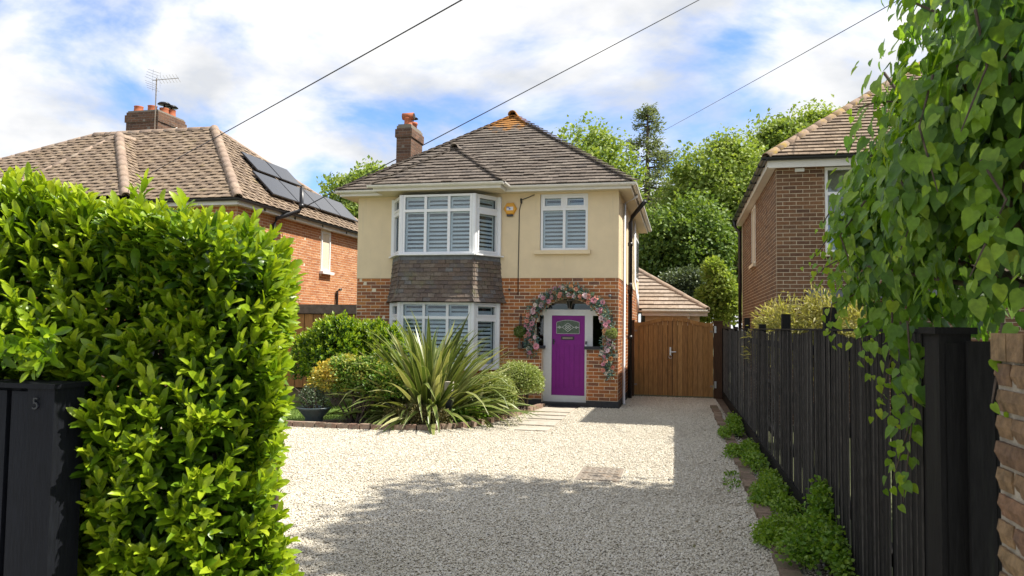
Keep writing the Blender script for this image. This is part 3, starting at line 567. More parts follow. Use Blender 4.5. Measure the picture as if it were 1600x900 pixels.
# ================================================================== main house
HX0, HX1, HY = -7.95, -1.44, 17.25
EZ = 5.15; PIT = 0.747
house = thing('house', (-4.7, 17.25, 0), 'cream rendered house with brick ground floor, bay windows and purple front door', 'house')
def main_house():
    U, NO = (1, 0, 0), (0, -1, 0)
    # ---- brick ground floor: mortar core and bricks
    AX, AR, AZ = -2.6, 0.80, 1.72          # porch arch centre, radius, springing height
    core = MB(); y0, y1 = HY, HY + 0.28; T = 2.995
    core.box(HX0, -3.4, y0, y1, 0.0, T); core.box(-1.8, HX1, y0, y1, 0, T)
    core.box(-3.4, -3.22, y0, y1, 0, 1.33); core.box(-2.17, -1.8, y0, y1, 0, 1.33)
    ns = 22
    for i in range(ns):
        xa, xb = AX - AR + 2 * AR * i / ns, AX - AR + 2 * AR * (i + 1) / ns; xm = (xa + xb) / 2
        core.box(xa, xb, y0, y1, AZ + math.sqrt(max(0, AR ** 2 - (xm - AX) ** 2)), T)
    core.box(HX1 - 0.28, HX1, y1, 25.0, 0, T); core.box(HX0, HX0 + 0.28, y1, 25.0, 0, T); core.box(HX0, HX1, 25.0, 25.28, 0, T)
    wall = core.build('brick_wall', M['mortar'], house)
    def spans(z):
        iv = [(0, 0.98), (3.66, 6.51)] if z > 0.8 else [(0, 0.98), (3.66, 6.51)]
        hole = None
        if z < 1.33: hole = (4.73, 5.78)
        elif z < AZ: hole = (4.55, 6.15)
        else:
            r = 0.985 ** 2 - (z - AZ) ** 2
            if r > 0: hole = (5.35 - math.sqrt(r), 5.35 + math.sqrt(r))
        if hole: iv = [iv[0], (iv[1][0], hole[0]), (hole[1], iv[1][1])]
        return iv
    its = brick_items((HX0, HY, 0), U, NO, 6.51, 0.155, 2.995, 0.0836, 0.253, spans)
    its += [(Vector((AX + math.cos(t) * 0.9, HY + 0.02, AZ + math.sin(t) * 0.9)), Vector((math.cos(t), 0, math.sin(t))) * 0.098, Vector((0, 0.026, 0)), Vector((-math.sin(t), 0, math.cos(t))) * 0.034) for t in [math.pi * (i + .5) / 36 for i in range(36)]]
    def rank(it):                            # hidden behind planting and garland: rank lower
        c = it[0]; s = pix_size(it[0], it[1], it[3]); return s * (0.3 if (c.x < -3.5 and c.z < 1.4) or (c.x < -6.9 and c.z < 2.0) else 1)
    pieces(wall, 'brick', its, M['brick'], 300, 'brick_courses', rank)
    side = brick_items((HX1, HY, 0), (0, 1, 0), (1, 0, 0), 7.9, 0.155, 2.995, 0.0836, 0.253)
    side += brick_items((HX0, HY, 0), (0, 1, 0), (-1, 0, 0), 7.9, 0.155, 2.995, 0.0836, 0.253)
    pieces(wall, 'brick', side, M['brick'], 0, 'side_brick_courses')
    pl = MB(); pl.box(HX0 - .02, -3.22, HY - .025, HY, 0, 0.15); pl.box(-2.17, HX1 + .02, HY - .025, HY - .001, 0, 0.15); pl.box(HX1, HX1 + .02, HY, 25.2, 0, 0.15)
    pl.build('plinth', M['black_paint'], house)
    caps = MB(); caps.box(-2.22, -1.80, HY - .05, HY + .29, 1.33, 1.40); c2 = MB(); c2.box(-3.40, -3.17, HY - .05, HY + .29, 1.33, 1.40)
    caps.build('porch_sill', M['black_paint'], house); c2.build('porch_sill', M['black_paint'], house)
    # ---- rendered first floor
    r = MB(); yr = HY - 0.012
    wall_cells(r, (HX0 - .005, yr, 0), U, NO, [0, 4.66, 5.80, 6.52], [2.997, 3.65, 4.995, 5.06], [(4.66, 5.80, 3.65, 4.995)], 0.3)
    r.box(HX1 - .27, HX1 + .012, HY + .29, 25.0, 2.997, 5.06); r.box(HX0 - .012, HX0 + .27, HY + .29, 25.0, 2.997, 5.06); r.box(HX0, HX1, 25.0, 25.29, 2.997, 5.06)
    r.build('rendered_wall', M['render'], house)
    sl = MB(); sl.box(-3.42, -2.09, yr - .09, yr + .02, 3.555, 3.648); sl.build('window_sill', M['render'], house)
    window(house, (-3.285, yr + 0.05, 3.652), U, NO, 1.125, 1.34, [0.5625], 0.985, sash={(0, 1), (1, 1)}, tilt=0.75, slat=0.095)
    # ---- bay: windows on three faces, both floors
    P = [Vector((-6.98, 17.24, 0)), Vector((-6.53, 16.55, 0)), Vector((-4.73, 16.55, 0)), Vector((-4.28, 17.24, 0))]
    for (z, h, tr) in ((3.525, 1.41, 1.03), (0.86, 1.525, 1.17)):
        for k in range(3):
            A, B = P[k], P[k + 1]; u = (B - A).normalized(); n = Vector((u.y, -u.x, 0)); w = (B - A).length
            cols = [w / 3 + .01, 2 * w / 3 - .01] if k == 1 else []
            o = A + u * 0.05 + Vector((0, 0, z)); ww = w - 0.1
            window(house, o, u, n, ww, h, [c - .05 for c in cols], tr, fr=0.05 if k == 1 else 0.045, sash=() if k == 1 else {(0, 0), (0, 1)}, tilt=0.78 if k == 1 else 0.85, slat=0.095)
        cp = MB()
        for q in P[1:3]: MB().lathe((q.x, q.y + .02, z), [(0.062, 0), (0.062, h)], 8).build('bay_corner_post', M['upvc'], house)
        for q in (P[0], P[3]): MB().box(q.x - .045, q.x + .045, q.y - .09, q.y - .004, z, z + h).build('bay_corner_post', M['upvc'], house)
    sill = MB()
    for k in range(3):
        A, B = P[k], P[k + 1]; u = (B - A).normalized(); n = Vector((u.y, -u.x, 0)); w = (B - A).length
        sill.obox((A + B) / 2 + n * .055 + Vector((0, 0, 3.505)), u * (w / 2 + (.05 if k == 1 else .03)), n * .07, Vector((0, 0, .017 - .001 * (k == 1))))
        sill.obox((A + B) / 2 + n * .055 + Vector((0, 0, 0.84)), u * (w / 2 + (.05 if k == 1 else .03)), n * .07, Vector((0, 0, .017 - .001 * (k == 1))))
    sill.build('bay_sill', M['upvc'], house)
    def ring(z, e): return [Vector((-6.98 - e * 1.05, 17.24, z)), Vector((-6.53 - e * .5, 16.55 - e, z)), Vector((-4.73 + e * .5, 16.55 - e, z)), Vector((-4.28 + e * 1.05, 17.24, z))]
    prof = [(3.49, 0.0), (3.2, 0.015), (2.85, 0.035), (2.6, 0.075), (2.40, 0.14)]
    def e_at(z):
        for (za, ea), (zb, eb) in zip(prof, prof[1:]):
            if zb <= z <= za: return ea + (eb - ea) * (za - z) / (za - zb)
        return prof[-1][1] if z < 2.4 else 0
    core = MB(); vs = []; fs = []
    for z, e in prof: vs += ring(z, e - .012)
    for i in range(len(prof) - 1):
        for k in range(3): fs.append((i * 4 + k, i * 4 + k + 1, i * 4 + 5 + k, i * 4 + 4 + k))
    fs += [(0, 3, 2, 1), (16, 17, 18, 19)]
    skirt = core.add(vs, fs).build('tile_hung_skirt', M['deck'], house)
    its = []; nrow = 10; g = (3.40 - 2.40) / nrow; rnd = random.Random(4)
    for rI in range(nrow):
        z0 = 2.40 + rI * g; z1 = z0 + g * 1.18; lo, hi = ring(z0, e_at(z0) + .028), ring(z1, e_at(min(z1, 3.48)) + .006)
        for k in range(3):
            A, B, A1, B1 = lo[k], lo[k + 1], hi[k], hi[k + 1]; u = (B - A).normalized(); w = (B - A).length; upv = ((A1 + B1) - (A + B)) / 2; upv -= u * upv.dot(u)
            n = u.cross(upv).normalized(); off = (0.09 if rI % 2 else 0) - rnd.uniform(0, .02); x = off - .18
            if n.y > 0: n = -n
            while x < w - .01:
                a, b = max(-.022, x), min(w + .022, x + 0.18 + rnd.uniform(-.006, .006)); x += 0.18; a = -.022 if a < .03 else a
                if b - a < .03: continue
                its.append((A + u * ((a + b) / 2) + upv / 2 + n * rnd.uniform(0, .006) + Vector((0, 0, rnd.uniform(-.004, .004))), u * ((b - a) / 2 - .002), n * .007, upv / 2))
    pieces(skirt, 'hung_tile', its, M['tile_hung'], 300)
    MB().box(-6.9, -4.36, 17.21, 17.23, .86, 4.95).build('bay_shade_sheet', M['room'], house)  # added dark sheet that paints the shade inside the bay
    ld = MB()
    for k in range(3):
        lo, hi = ring(3.385, e_at(3.385) + .022), ring(3.489, 0.012); A, B = lo[k], lo[k + 1]; n = Vector(((B - A).normalized().y, -(B - A).normalized().x, 0)) * .006
        ld.add([A, B, hi[k + 1], hi[k], A + n, B + n, hi[k + 1] + n, hi[k] + n], [(0, 1, 2, 3), (4, 7, 6, 5), (0, 4, 5, 1), (1, 5, 6, 2), (2, 6, 7, 3), (3, 7, 4, 0)])
    ld.build('lead_flashing', M['lead'], house)
    bb = MB(); rg = ring(0, -0.03); bb.add([p for p in rg] + [p + Vector((0, 0, .822)) for p in rg], [(0, 1, 5, 4), (1, 2, 6, 5), (2, 3, 7, 6), (4, 5, 6, 7)])
    bbw = bb.build('bay_base', M['mortar'], house); its = []
    for k in range(3):
        A, B = rg[k], rg[k + 1]; u = (B - A).normalized(); its += brick_items(A, u, Vector((u.y, -u.x, 0)), (B - A).length, 0.07, 0.822, 0.0836, 0.253)
    pieces(bbw, 'brick', its, M['brick'], 0, 'bay_brick_courses')
    # ---- roof: deck, tiles, hips
    XL, XR, YF, YB = -8.35, -1.1, 16.9, 25.3; hw = (XR - XL) / 2; xc = (XL + XR) / 2; RZ = EZ + hw * PIT
    A, B, Cc, Dd = (XL, YF, EZ), (XR, YF, EZ), (XR, YB, EZ), (XL, YB, EZ); R1, R2 = (xc, YF + hw, RZ), (xc, YB - hw, RZ)
    bx0, bx1, by = -7.23, -4.03, 16.35; bh = (bx1 - bx0) / 2; bxc = (bx0 + bx1) / 2; bz = EZ + bh * PIT; bY = by + bh; bYe = YF + bh
    b0, b1, bA, bE = (bx0, by, EZ), (bx1, by, EZ), (bxc, bY, bz), (bxc, bYe, bz)
    deck = MB().add([A, B, Cc, Dd, R1, R2], [(0, 1, 4), (1, 2, 5, 4), (2, 3, 5), (3, 0, 4, 5), (3, 2, 1, 0)])
    deck.add([b0, b1, bA, bE, (bx0, YF, EZ), (bx1, YF, EZ)], [(0, 1, 2), (1, 5, 3, 2), (4, 0, 2, 3)])
    roof = deck.build('roof', M['deck'], house)
    G, TW = 0.165, 0.25
    inbay = lambda c: bx0 - .05 < c.x < bx1 + .05 and c.z < EZ + (bh - abs(c.x - bxc)) * PIT - .02
    its = tile_items([A, B, R1], U, G, TW, seed=1, cut=inbay, lift=.038, jit=.014)
    its += tile_items([b0, b1, bA], U, G, TW, seed=2, lift=.038, jit=.014) + tile_items([b1, (bx1, YF, EZ), bE, bA], (0, 1, 0), G, TW, seed=3) + tile_items([b0, (bx0, YF, EZ), bE, bA], (0, 1, 0), G, TW, seed=3)
    side = tile_items([B, Cc, R2, R1], (0, 1, 0), G, TW, seed=5) + tile_items([A, Dd, R2, R1], (0, 1, 0), G, TW, seed=6) + tile_items([Dd, Cc, R2], U, G, TW, seed=8)
    def hips(Aa, Bb, n, w=0.11):
        Aa, Bb = Vector(Aa), Vector(Bb); d = (Bb - Aa).normalized(); s = d.cross(Vector((0, 0, 1))).normalized(); up = s.cross(d); L = (Bb - Aa).length / n; out = []
        for i in range(n):
            dd = (d * math.cos(.16) - up * math.sin(.16)); uu = up * math.cos(.16) + d * math.sin(.16)
            out.append((Aa + d * (L * (i + .45)) + up * 0.055, s * w, dd * (L * .62), uu * .014))
        return out
    nh = 24
    its2 = hips(A, R1, nh) + hips(B, R1, nh) + hips(b1, bA, 10, .09) + hips(b0, bA, 10, .09)
    pieces(roof, 'tile', its, M['tile'], 300, 'tile_courses', tile_rank)
    pieces(roof, 'tile', side, M['tile'], 0, 'side_tile_courses')
    pieces(roof, 'hip_tile', its2, M['tile'], 300)
    ft = MB(); pieces(roof, 'ridge_tile', ridge_items((xc, YF + hw - .22, RZ + .04), (xc, YB - hw + .2, RZ + .04), 0.4, 0.13), M['tile_top'], 99, unit=half_tube(M['tile_top']))
    pieces(roof, 'ridge_tile', ridge_items((bxc, bY - .2, bz + .03), (bxc, bYe + .1, bz + .03), 0.4, 0.11), M['tile'], 99, unit=half_tube(M['tile']))
    # ---- eaves: soffit, fascia, gutters, downpipes
    so = MB(); z0, z1 = 5.03, 5.045
    so.box(XL + .06, HX0, YF + .05, YB - .05, z0, z1); so.box(HX1, XR - .06, YF + .05, YB - .05, z0, z1); so.box(HX0, bx0 + .06, YF + .05, HY, z0, z1); so.box(bx1 - .06, HX1, YF + .05, HY, z0, z1)
    so.box(bx0 + .06, bx1 - .06, by + .05, HY, z0 + .002, z1); so.build('soffit', M['soffit_cream'], house)
    fa = MB(); fz0, fz1 = 5.02, 5.155
    fa.box(XL + .03, bx0 + .03, YF + .03, YF + .052, fz0, fz1); fa.box(bx1 - .03, XR - .03, YF + .03, YF + .052, fz0, fz1); fa.box(bx0 + .03, bx1 - .03, by + .03, by + .052, fz0, fz1)
    fa.box(bx0 + .03, bx0 + .052, by + .052, YF + .03, fz0, fz1); fa.box(bx1 - .052, bx1 - .03, by + .052, YF + .03, fz0, fz1)
    fa.box(XR - .052, XR - .03, YF + .052, YB - .03, fz0, fz1); fa.box(XL + .03, XL + .052, YF + .052, YB - .03, fz0, fz1); fa.build('fascia', M['fascia'], house)
    gz = 5.145
    for (a, b) in (((XL - .04, YF - .035, gz), (bx0 + .02, YF - .035, gz)), ((bx0 - .08, by - .035, gz + .004), (bx1 + .05, by - .035, gz + .004)), ((bx1 + .035, by - .03, gz + .002), (bx1 + .035, YF - .03, gz + .002)), ((bx1 + .02, YF - .035, gz), (XR + .09, YF - .035, gz)), ((XR + .035, YF - .09, gz - .004), (XR + .035, YB + .05, gz - .004)), ((XL - .035, YF - .09, gz - .004), (XL - .035, YB, gz - .004))):
        g_ = MB(); gutter(g_, a, b, 0.062); g_.build('gutter', M['fascia'], house, smooth=False)
    dp = MB(); dp.tube([(XR + .03, 18.1, gz - .05), (XR + .03, 18.1, gz - .12), (-1.37, 18.06, 4.86), (-1.37, 18.06, 0.05), (-1.33, 18.0, 0.02)], 0.036, 8); dp.build('downpipe', M['upvc'], house, True)
    dp2 = MB(); dp2.tube([(-1.37, 22.0, 5.0), (-1.37, 22.0, 3.2), (-1.25, 21.6, 2.75), (-1.25, 21.6, 2.3)], 0.04, 8); dp2.build('downpipe', M['upvc'], house, True)
    sp = MB(); sp.tube([(-0.93, 19.3, 5.12), (-1.28, 19.66, 4.78), (-1.335, 19.7, 4.62), (-1.335, 19.7, 0.02)], 0.056, 10)
    for z in (2.75, 1.55, 4.0): sp.tube([(-1.335, 19.7, z), (-1.335, 19.7, z + .09)], 0.068, 10)
    sp.tube([(-1.335, 19.7, 2.7), (-1.30, 19.45, 2.88), (-1.32, 19.4, 3.0)], 0.05, 8); sp.build('soil_pipe', M['black'], house, True)
    sw = MB(); sw.box(-1.43, -1.36, 22.6, 24.0, 3.3, 4.6); sw.build('side_window', M['upvc'], house)
    sg = MB(); sg.box(-1.372, -1.354, 22.68, 23.26, 3.38, 4.52); sg.box(-1.372, -1.354, 23.34, 23.92, 3.38, 4.52); sg.build('side_pane', M['glass_dark'], house)
    # ---- porch and door
    YD = 17.50; fr = MB()
    fr.box(-3.22, -3.025, YD - .05, YD + .03, 0.10, 2.118); fr.box(-2.235, -2.17, YD - .05, YD + .03, 0.10, 2.118); fr.box(-2.17, -2.05, YD - .048, YD + .03, 1.40, 2.118)
    fr.box(-3.4, -1.8, YD - .055, YD + .03, 2.118, 2.26); fr.box(-3.22, -2.17, YD - .06, YD + .03, 0.06, 0.235); fr.build('door_frame', M['doorframe'], house)
    bk = MB(); bk.box(-3.5, -1.7, YD + .32, YD + .34, 0, 2.95); bk.box(-3.5, -3.41, YD - .2, YD + .32, 0, 2.9); bk.box(-1.79, -1.7, YD + .04, YD + .32, 0, 2.9); bk.box(-3.4, -1.8, YD + .03, YD + .32, 2.62, 2.7); bk.build('porch_shade_boxes', M['room'], house)  # dark boxes behind the glazing, interior shade put into their colour
    gl = MB(); gl.box(-3.4, -3.23, YD - .01, YD - .004, 1.40, 2.118); gl.build('sidelight_pane', M['glass_dark'], house)
    gl = MB(); gl.box(-2.05, -1.8, YD - .01, YD - .004, 1.40, 2.118); gl.build('sidelight_pane', M['glass_dark'], house)
    gl = MB(); gl.box(-3.4, -1.8, YD - .01, YD - .004, 2.26, 2.62); gl.build('fanlight_pane', M['glass_dark'], house)
    lin = MB(); lin.box(-3.0, -2.2, YD - .03, YD + .02, 2.40, 2.50); lin.build('fanlight_bar', M['greywood'], house)
    st = MB(); st.box(-3.22, -2.17, HY - .04, YD - .06, 0.0, 0.085); st.build('door_step', M['black_paint'], house)
    # door leaf with panels
    d = MB(); X0, X1, Z0, Z1 = -3.022, -2.238, 0.238, 2.115; yd = YD - .02
    d.box(X0, X1, yd, yd + .04, Z0, Z1)
    for (a, b) in ((X0, X0 + .10), (X1 - .10, X1)): d.box(a, b, yd - .012, yd, Z0, Z1)
    for (a, b) in ((Z0, Z0 + .17), (1.42, 1.68), (2.03, Z1)): d.box(X0 + .10, X1 - .10, yd - .012, yd, a, b)
    for x in (-2.775, -2.535): d.box(x - .045, x + .045, yd - .012, yd, Z0 + .17, 1.42)
    for (a, b) in ((X0 + .125, -2.845), (-2.705, -2.605), (-2.465, X1 - .125)): d.box(a, b, yd - .007, yd, Z0 + .2, 1.39)
    door = d.build('door', M['purple'], house); door['label'] = 'vivid purple front door with arched leaded pane'
    gp = MB(); n = 12; top = [(-2.91 + .54 * i / n, 1.96 + .05 * math.sin(math.pi * i / n)) for i in range(n + 1)]; pts = [(-2.91, 1.69), (-2.37, 1.69)] + top[::-1]
    k = len(pts); gp.add([(x, yd - .016, z) for x, z in pts] + [(x, yd - .004, z) for x, z in pts], [tuple(range(k))] + [(i, (i + 1) % k, k + (i + 1) % k, k + i) for i in range(k)]); gp.build('door_pane', M['obscure'], door)
    lc = MB(); yl = yd - .018
    def line(a, b): lc.tube([(a[0], yl, a[1]), (b[0], yl, b[1])], 0.005, 5)
    cx, cz = -2.64, 1.84
    for (w, h_) in ((.135, .10), (.07, .052)):
        q = [(cx - w, cz), (cx, cz + h_), (cx + w, cz), (cx, cz - h_)]
        for i in range(4): line(q[i], q[(i + 1) % 4])
    line((cx - .07, cz + .05), (cx + .07, cz - .05)); line((cx - .07, cz - .05), (cx + .07, cz + .05)); line((-2.91, cz), (cx - .135, cz)); line((cx + .135, cz), (-2.37, cz))
    for s_ in (-1, 1):
        q = [(cx + s_ * .20 - .028, cz), (cx + s_ * .20, cz + .03), (cx + s_ * .20 + .028, cz), (cx + s_ * .20, cz - .03)]
        for i in range(4): line(q[i], q[(i + 1) % 4])
    for i in range(k): line(pts[i], pts[(i + 1) % k])
    lc.build('leaded_pattern', M['leadline'], door)
    lb = MB(); lb.box(-2.80, -2.49, yd - .024, yd - .012, 1.545, 1.625); lb.build('letterbox', M['black'], door)
    lb = MB(); lb.box(-2.765, -2.525, yd - .03, yd - .024, 1.565, 1.605); lb.build('letterbox_flap', M['iron'], door)
    hd = MB(); hd.box(-3.0, -2.965, yd - .022, yd - .012, 1.43, 1.56); hd.tube([(-2.985, yd - .022, 1.50), (-2.985, yd - .06, 1.50), (-2.93, yd - .06, 1.50)], .01, 6); hd.build('handle', M['black'], door)
main_lichen = None
def lichen_tile():
    """same tile colours with orange lichen patches near the top of the hip"""
    m = mat('roof_tile_lichen', [(0.30, 0.19, 0.10), (0.24, 0.16, 0.10)], rough=0.95, grain=0.3, gscale=14, dirt=(0.42, 0.20, 0.04), dscale=7, dlo=0.42, dhi=0.6); return m
M['tile_top'] = lichen_tile()
# orange lichen growing on the tiles round the peak: a spot mask with its own shape, added to the tile material
def add_lichen(m, centre, radius, colour):
    nt = m.node_tree; p = next(n for n in nt.nodes if n.type == 'BSDF_PRINCIPLED'); g = next(n for n in nt.nodes if n.type == 'NEW_GEOMETRY')
    src = p.inputs['Base Color'].links[0].from_socket
    ds = _n(nt, 'ShaderNodeVectorMath', operation='DISTANCE'); nt.links.new(g.outputs['Position'], ds.inputs[0]); ds.inputs[1].default_value = centre
    mr = _n(nt, 'ShaderNodeMapRange'); nt.links.new(ds.outputs['Value'], mr.inputs[0]); mr.inputs[1].default_value = radius * .25; mr.inputs[2].default_value = radius; mr.inputs[3].default_value = 0.30; mr.inputs[4].default_value = -0.12
    ad = _n(nt, 'ShaderNodeMath', operation='ADD'); nt.links.new(noise(nt, g.outputs['Position'], 5, 6, .65), ad.inputs[0]); nt.links.new(mr.outputs[0], ad.inputs[1])
    r = ramp(nt, [(0.60, (0, 0, 0)), (0.74, (1, 1, 1))]); nt.links.new(ad.outputs[0], r.inputs[0])
    nt.links.new(mixc(nt, r.outputs[0], src, colour), p.inputs['Base Color'])
add_lichen(M['tile'], (-4.72, 20.3, 7.8), 1.5, (0.36, 0.17, 0.045))
main_house()

def chimney(parent_name, label, x0, x1, y0, y1, z0, z1, m, course=0.0836, blen=0.24, corbel=True):
    t = thing(parent_name, (x0, y0, z0), label, 'chimney')
    mb = MB().box(x0, x1, y0, y1, z0, z1); st = mb.build('stack', M['mortar_dark'], t)
    its = brick_items((x0, y0, 0), (1, 0, 0), (0, -1, 0), x1 - x0, z0, z1, course, blen) + brick_items((x1, y0, 0), (0, 1, 0), (1, 0, 0), y1 - y0, z0, z1, course, blen)
    pieces(st, 'brick', its, m, 300, 'brick_courses')
    if corbel:
        c = MB().box(x0 - .035, x1 + .035, y0 - .035, y1 + .035, z1 - .34, z1 - .10); cb = c.build('corbel', M['mortar_dark'], t)
        pieces(cb, 'brick', brick_items((x0 - .035, y0 - .035, 0), (1, 0, 0), (0, -1, 0), x1 - x0 + .07, z1 - .34, z1 - .10, 0.08, blen) + brick_items((x1 + .035, y0 - .035, 0), (0, 1, 0), (1, 0, 0), y1 - y0 + .07, z1 - .34, z1 - .10, .08, blen), m, 99)
    fl = MB().box(x0 + .03, x1 - .03, y0 + .03, y1 - .03, z1, z1 + .05); fl.build('flaunching', M['mortar_dark'], t)
    return t
ch = chimney('chimney', 'narrow brown brick chimney with hooded terracotta pot on the cream house', -8.09, -7.64, 20.0, 20.95, 5.3, 7.62, M['brick_dark'])
pt = MB(); pt.lathe((-7.83, 20.24, 7.64), [(.13, 0), (.14, .04), (.12, .06), (.115, .20), (.125, .22), (.125, .25), (.10, .25)], 14)
pt.tube([(-8.0, 20.24, 7.95), (-7.66, 20.24, 7.95)], .105, 12); pt.build('chimney_pot', M['terracotta'], ch, True)
hd = MB().tube([(-7.665, 20.24, 7.95), (-7.648, 20.24, 7.95)], .09, 12).build('pot_mouth', M['deck'], ch)
pt = MB().lathe((-7.85, 20.68, 7.64), [(.12, 0), (.12, .16), (.14, .18), (.14, .24), (.1, .24)], 14); pt.build('chimney_pot', M['terracotta'], ch, True)
pt = MB().lathe((-7.85, 20.68, 7.88), [(.02, 0), (.02, .12), (.16, .12), (.10, .17), (.02, .18)], 12); pt.build('pot_cowl', M['black'], ch, True)
v = thing('flue_cowl', (-6.55, 20.2, 6.4), 'small black flue cowl poking over the left hip of the cream house', 'flue')
MB().lathe((-6.62, 20.5, 6.2), [(.09, 0), (.09, .72), (.07, .74)], 12).build('flue_pipe', M['black'], v, True)
MB().lathe((-6.62, 20.5, 6.98), [(.05, -.06), (.05, 0), (.24, .0), (.22, .05), (.05, .08)], 14).build('cowl_cap', M['black'], v, True)
# ================================================================== small things fixed to the house front
al = thing('alarm_box', (-3.98, 17.24, 4.6), 'yellow hexagonal alarm box on the cream wall beside the bay', 'alarm box')
def hexbox(cx, cz, r, y0, y1, m, name, parent):
    p = [(cx + r * math.cos(math.pi / 3 * i), cz + r * .98 * math.sin(math.pi / 3 * i)) for i in range(6)]; q = [(cx + r * .86 * math.cos(math.pi / 3 * i), cz + r * .84 * math.sin(math.pi / 3 * i)) for i in range(6)]
    MB().add([(x, y1, z) for x, z in p] + [(x, (y0 + y1) / 2, z) for x, z in p] + [(x, y0, z) for x, z in q], [(i, (i + 1) % 6, 6 + (i + 1) % 6, 6 + i) for i in range(6)] + [(6 + i, 6 + (i + 1) % 6, 12 + (i + 1) % 6, 12 + i) for i in range(6)] + [tuple(range(12, 18))]).build(name, m, parent)
hexbox(-4.02, 4.66, .165, 17.165, 17.237, M['yellow'], 'cover', al)
lb = MB().box(-4.10, -3.94, 17.160, 17.164, 4.615, 4.70).build('label_plate', M['white'], al)
MB().box(-4.10, -4.03, 17.157, 17.1595, 4.68, 4.70).box(-4.045, -4.005, 17.157, 17.1595, 4.635, 4.665).build('label_print', M['blue'], al)
MB().box(-4.10, -3.95, 17.19, 17.237, 4.475, 4.525).build('strobe', M['black'], al)
cb = MB().tube([(-3.43, 17.20, 4.98), (-3.58, 17.20, 4.92), (-3.74, 17.22, 4.87), (-3.76, 17.222, 4.78), (-3.80, 17.225, 4.62), (-3.81, 17.226, 3.0), (-3.81, 17.235, 2.6)], .010, 6)
cb.tube([(-3.76, 17.21, 4.90), (-3.75, 17.21, 4.78)], .022, 6)
tag(cb.build('wall_cable', M['black'], None, True), 'thin black cable running down the cream wall beside the alarm box', 'cable')
bell = thing('doorbell', (-2.11, 17.43, 1.45), 'small black and white video doorbell on the pale door frame', 'doorbell')
MB().box(-2.225, -2.180, 17.425, 17.45, 1.36, 1.52).build('body', M['white'], bell); MB().box(-2.222, -2.183, 17.420, 17.4248, 1.44, 1.518).build('camera_face', M['black'], bell)
pq = thing('house_number_plaque', (-3.58, 17.22, 1.3), 'small black house number plaque on the brickwork beside the porch', 'plaque')
MB().box(-3.70, -3.44, 17.225, 17.244, 1.34, 1.49).build('plate', M['black'], pq); 
text_obj(pq, '57', (-3.585, 17.222, 1.415), Matrix.Rotation(math.pi / 2, 4, 'X'), .13, M['white'], 'digits', .002)
mt = MB().box(-3.0, -2.35, 16.88, 17.19, 0.006, 0.022); tag(mt.build('doormat', M['black']), 'black doormat on the gravel before the purple door', 'doormat')
sn = thing('motion_sensor', (-1.62, 17.2, 2.55), 'small grey sensor on the brick wall right of the arch', 'sensor')
MB().box(-1.66, -1.60, 17.20, 17.244, 2.56, 2.61).build('mount', M['lead'], sn); MB().lathe((-1.63, 17.185, 2.545), [(.01, 0), (.03, .01), (.032, .05), (.02, .06)], 10).build('sensor_eye', M['lead'], sn, True)
av = MB().tube([(-4.02, 17.20, 2.72), (-4.02, 17.24, 2.72)], .025, 8); tag(av.build('wall_socket', M['black']), 'tiny round black fitting on bricks beside the hung tiles', 'wall fitting')
lan = thing('lantern', (-2.6, 17.15, 2.3), 'old metal lantern hanging under the flowered arch', 'lantern')
MB().lathe((-2.58, 17.3, 2.29), [(.035, 0), (.075, .16), (.085, .17)], 4).build('lantern_glass', M['glass_dark'], lan)
f = MB(); 
for i in range(4):
    a = math.pi / 2 * i; f.tube([(-2.58 + .037 * math.cos(a), 17.3 + .037 * math.sin(a), 2.29), (-2.58 + .078 * math.cos(a), 17.3 + .078 * math.sin(a), 2.45)], .007, 5)
f.lathe((-2.58, 17.3, 2.27), [(.04, 0), (.04, .02)], 8); f.build('lantern_frame', M['greywood'], lan)
MB().lathe((-2.58, 17.3, 2.455), [(.095, 0), (.05, .045), (.02, .06), (.015, .10)], 8).build('lantern_cap', M['greywood'], lan, True)

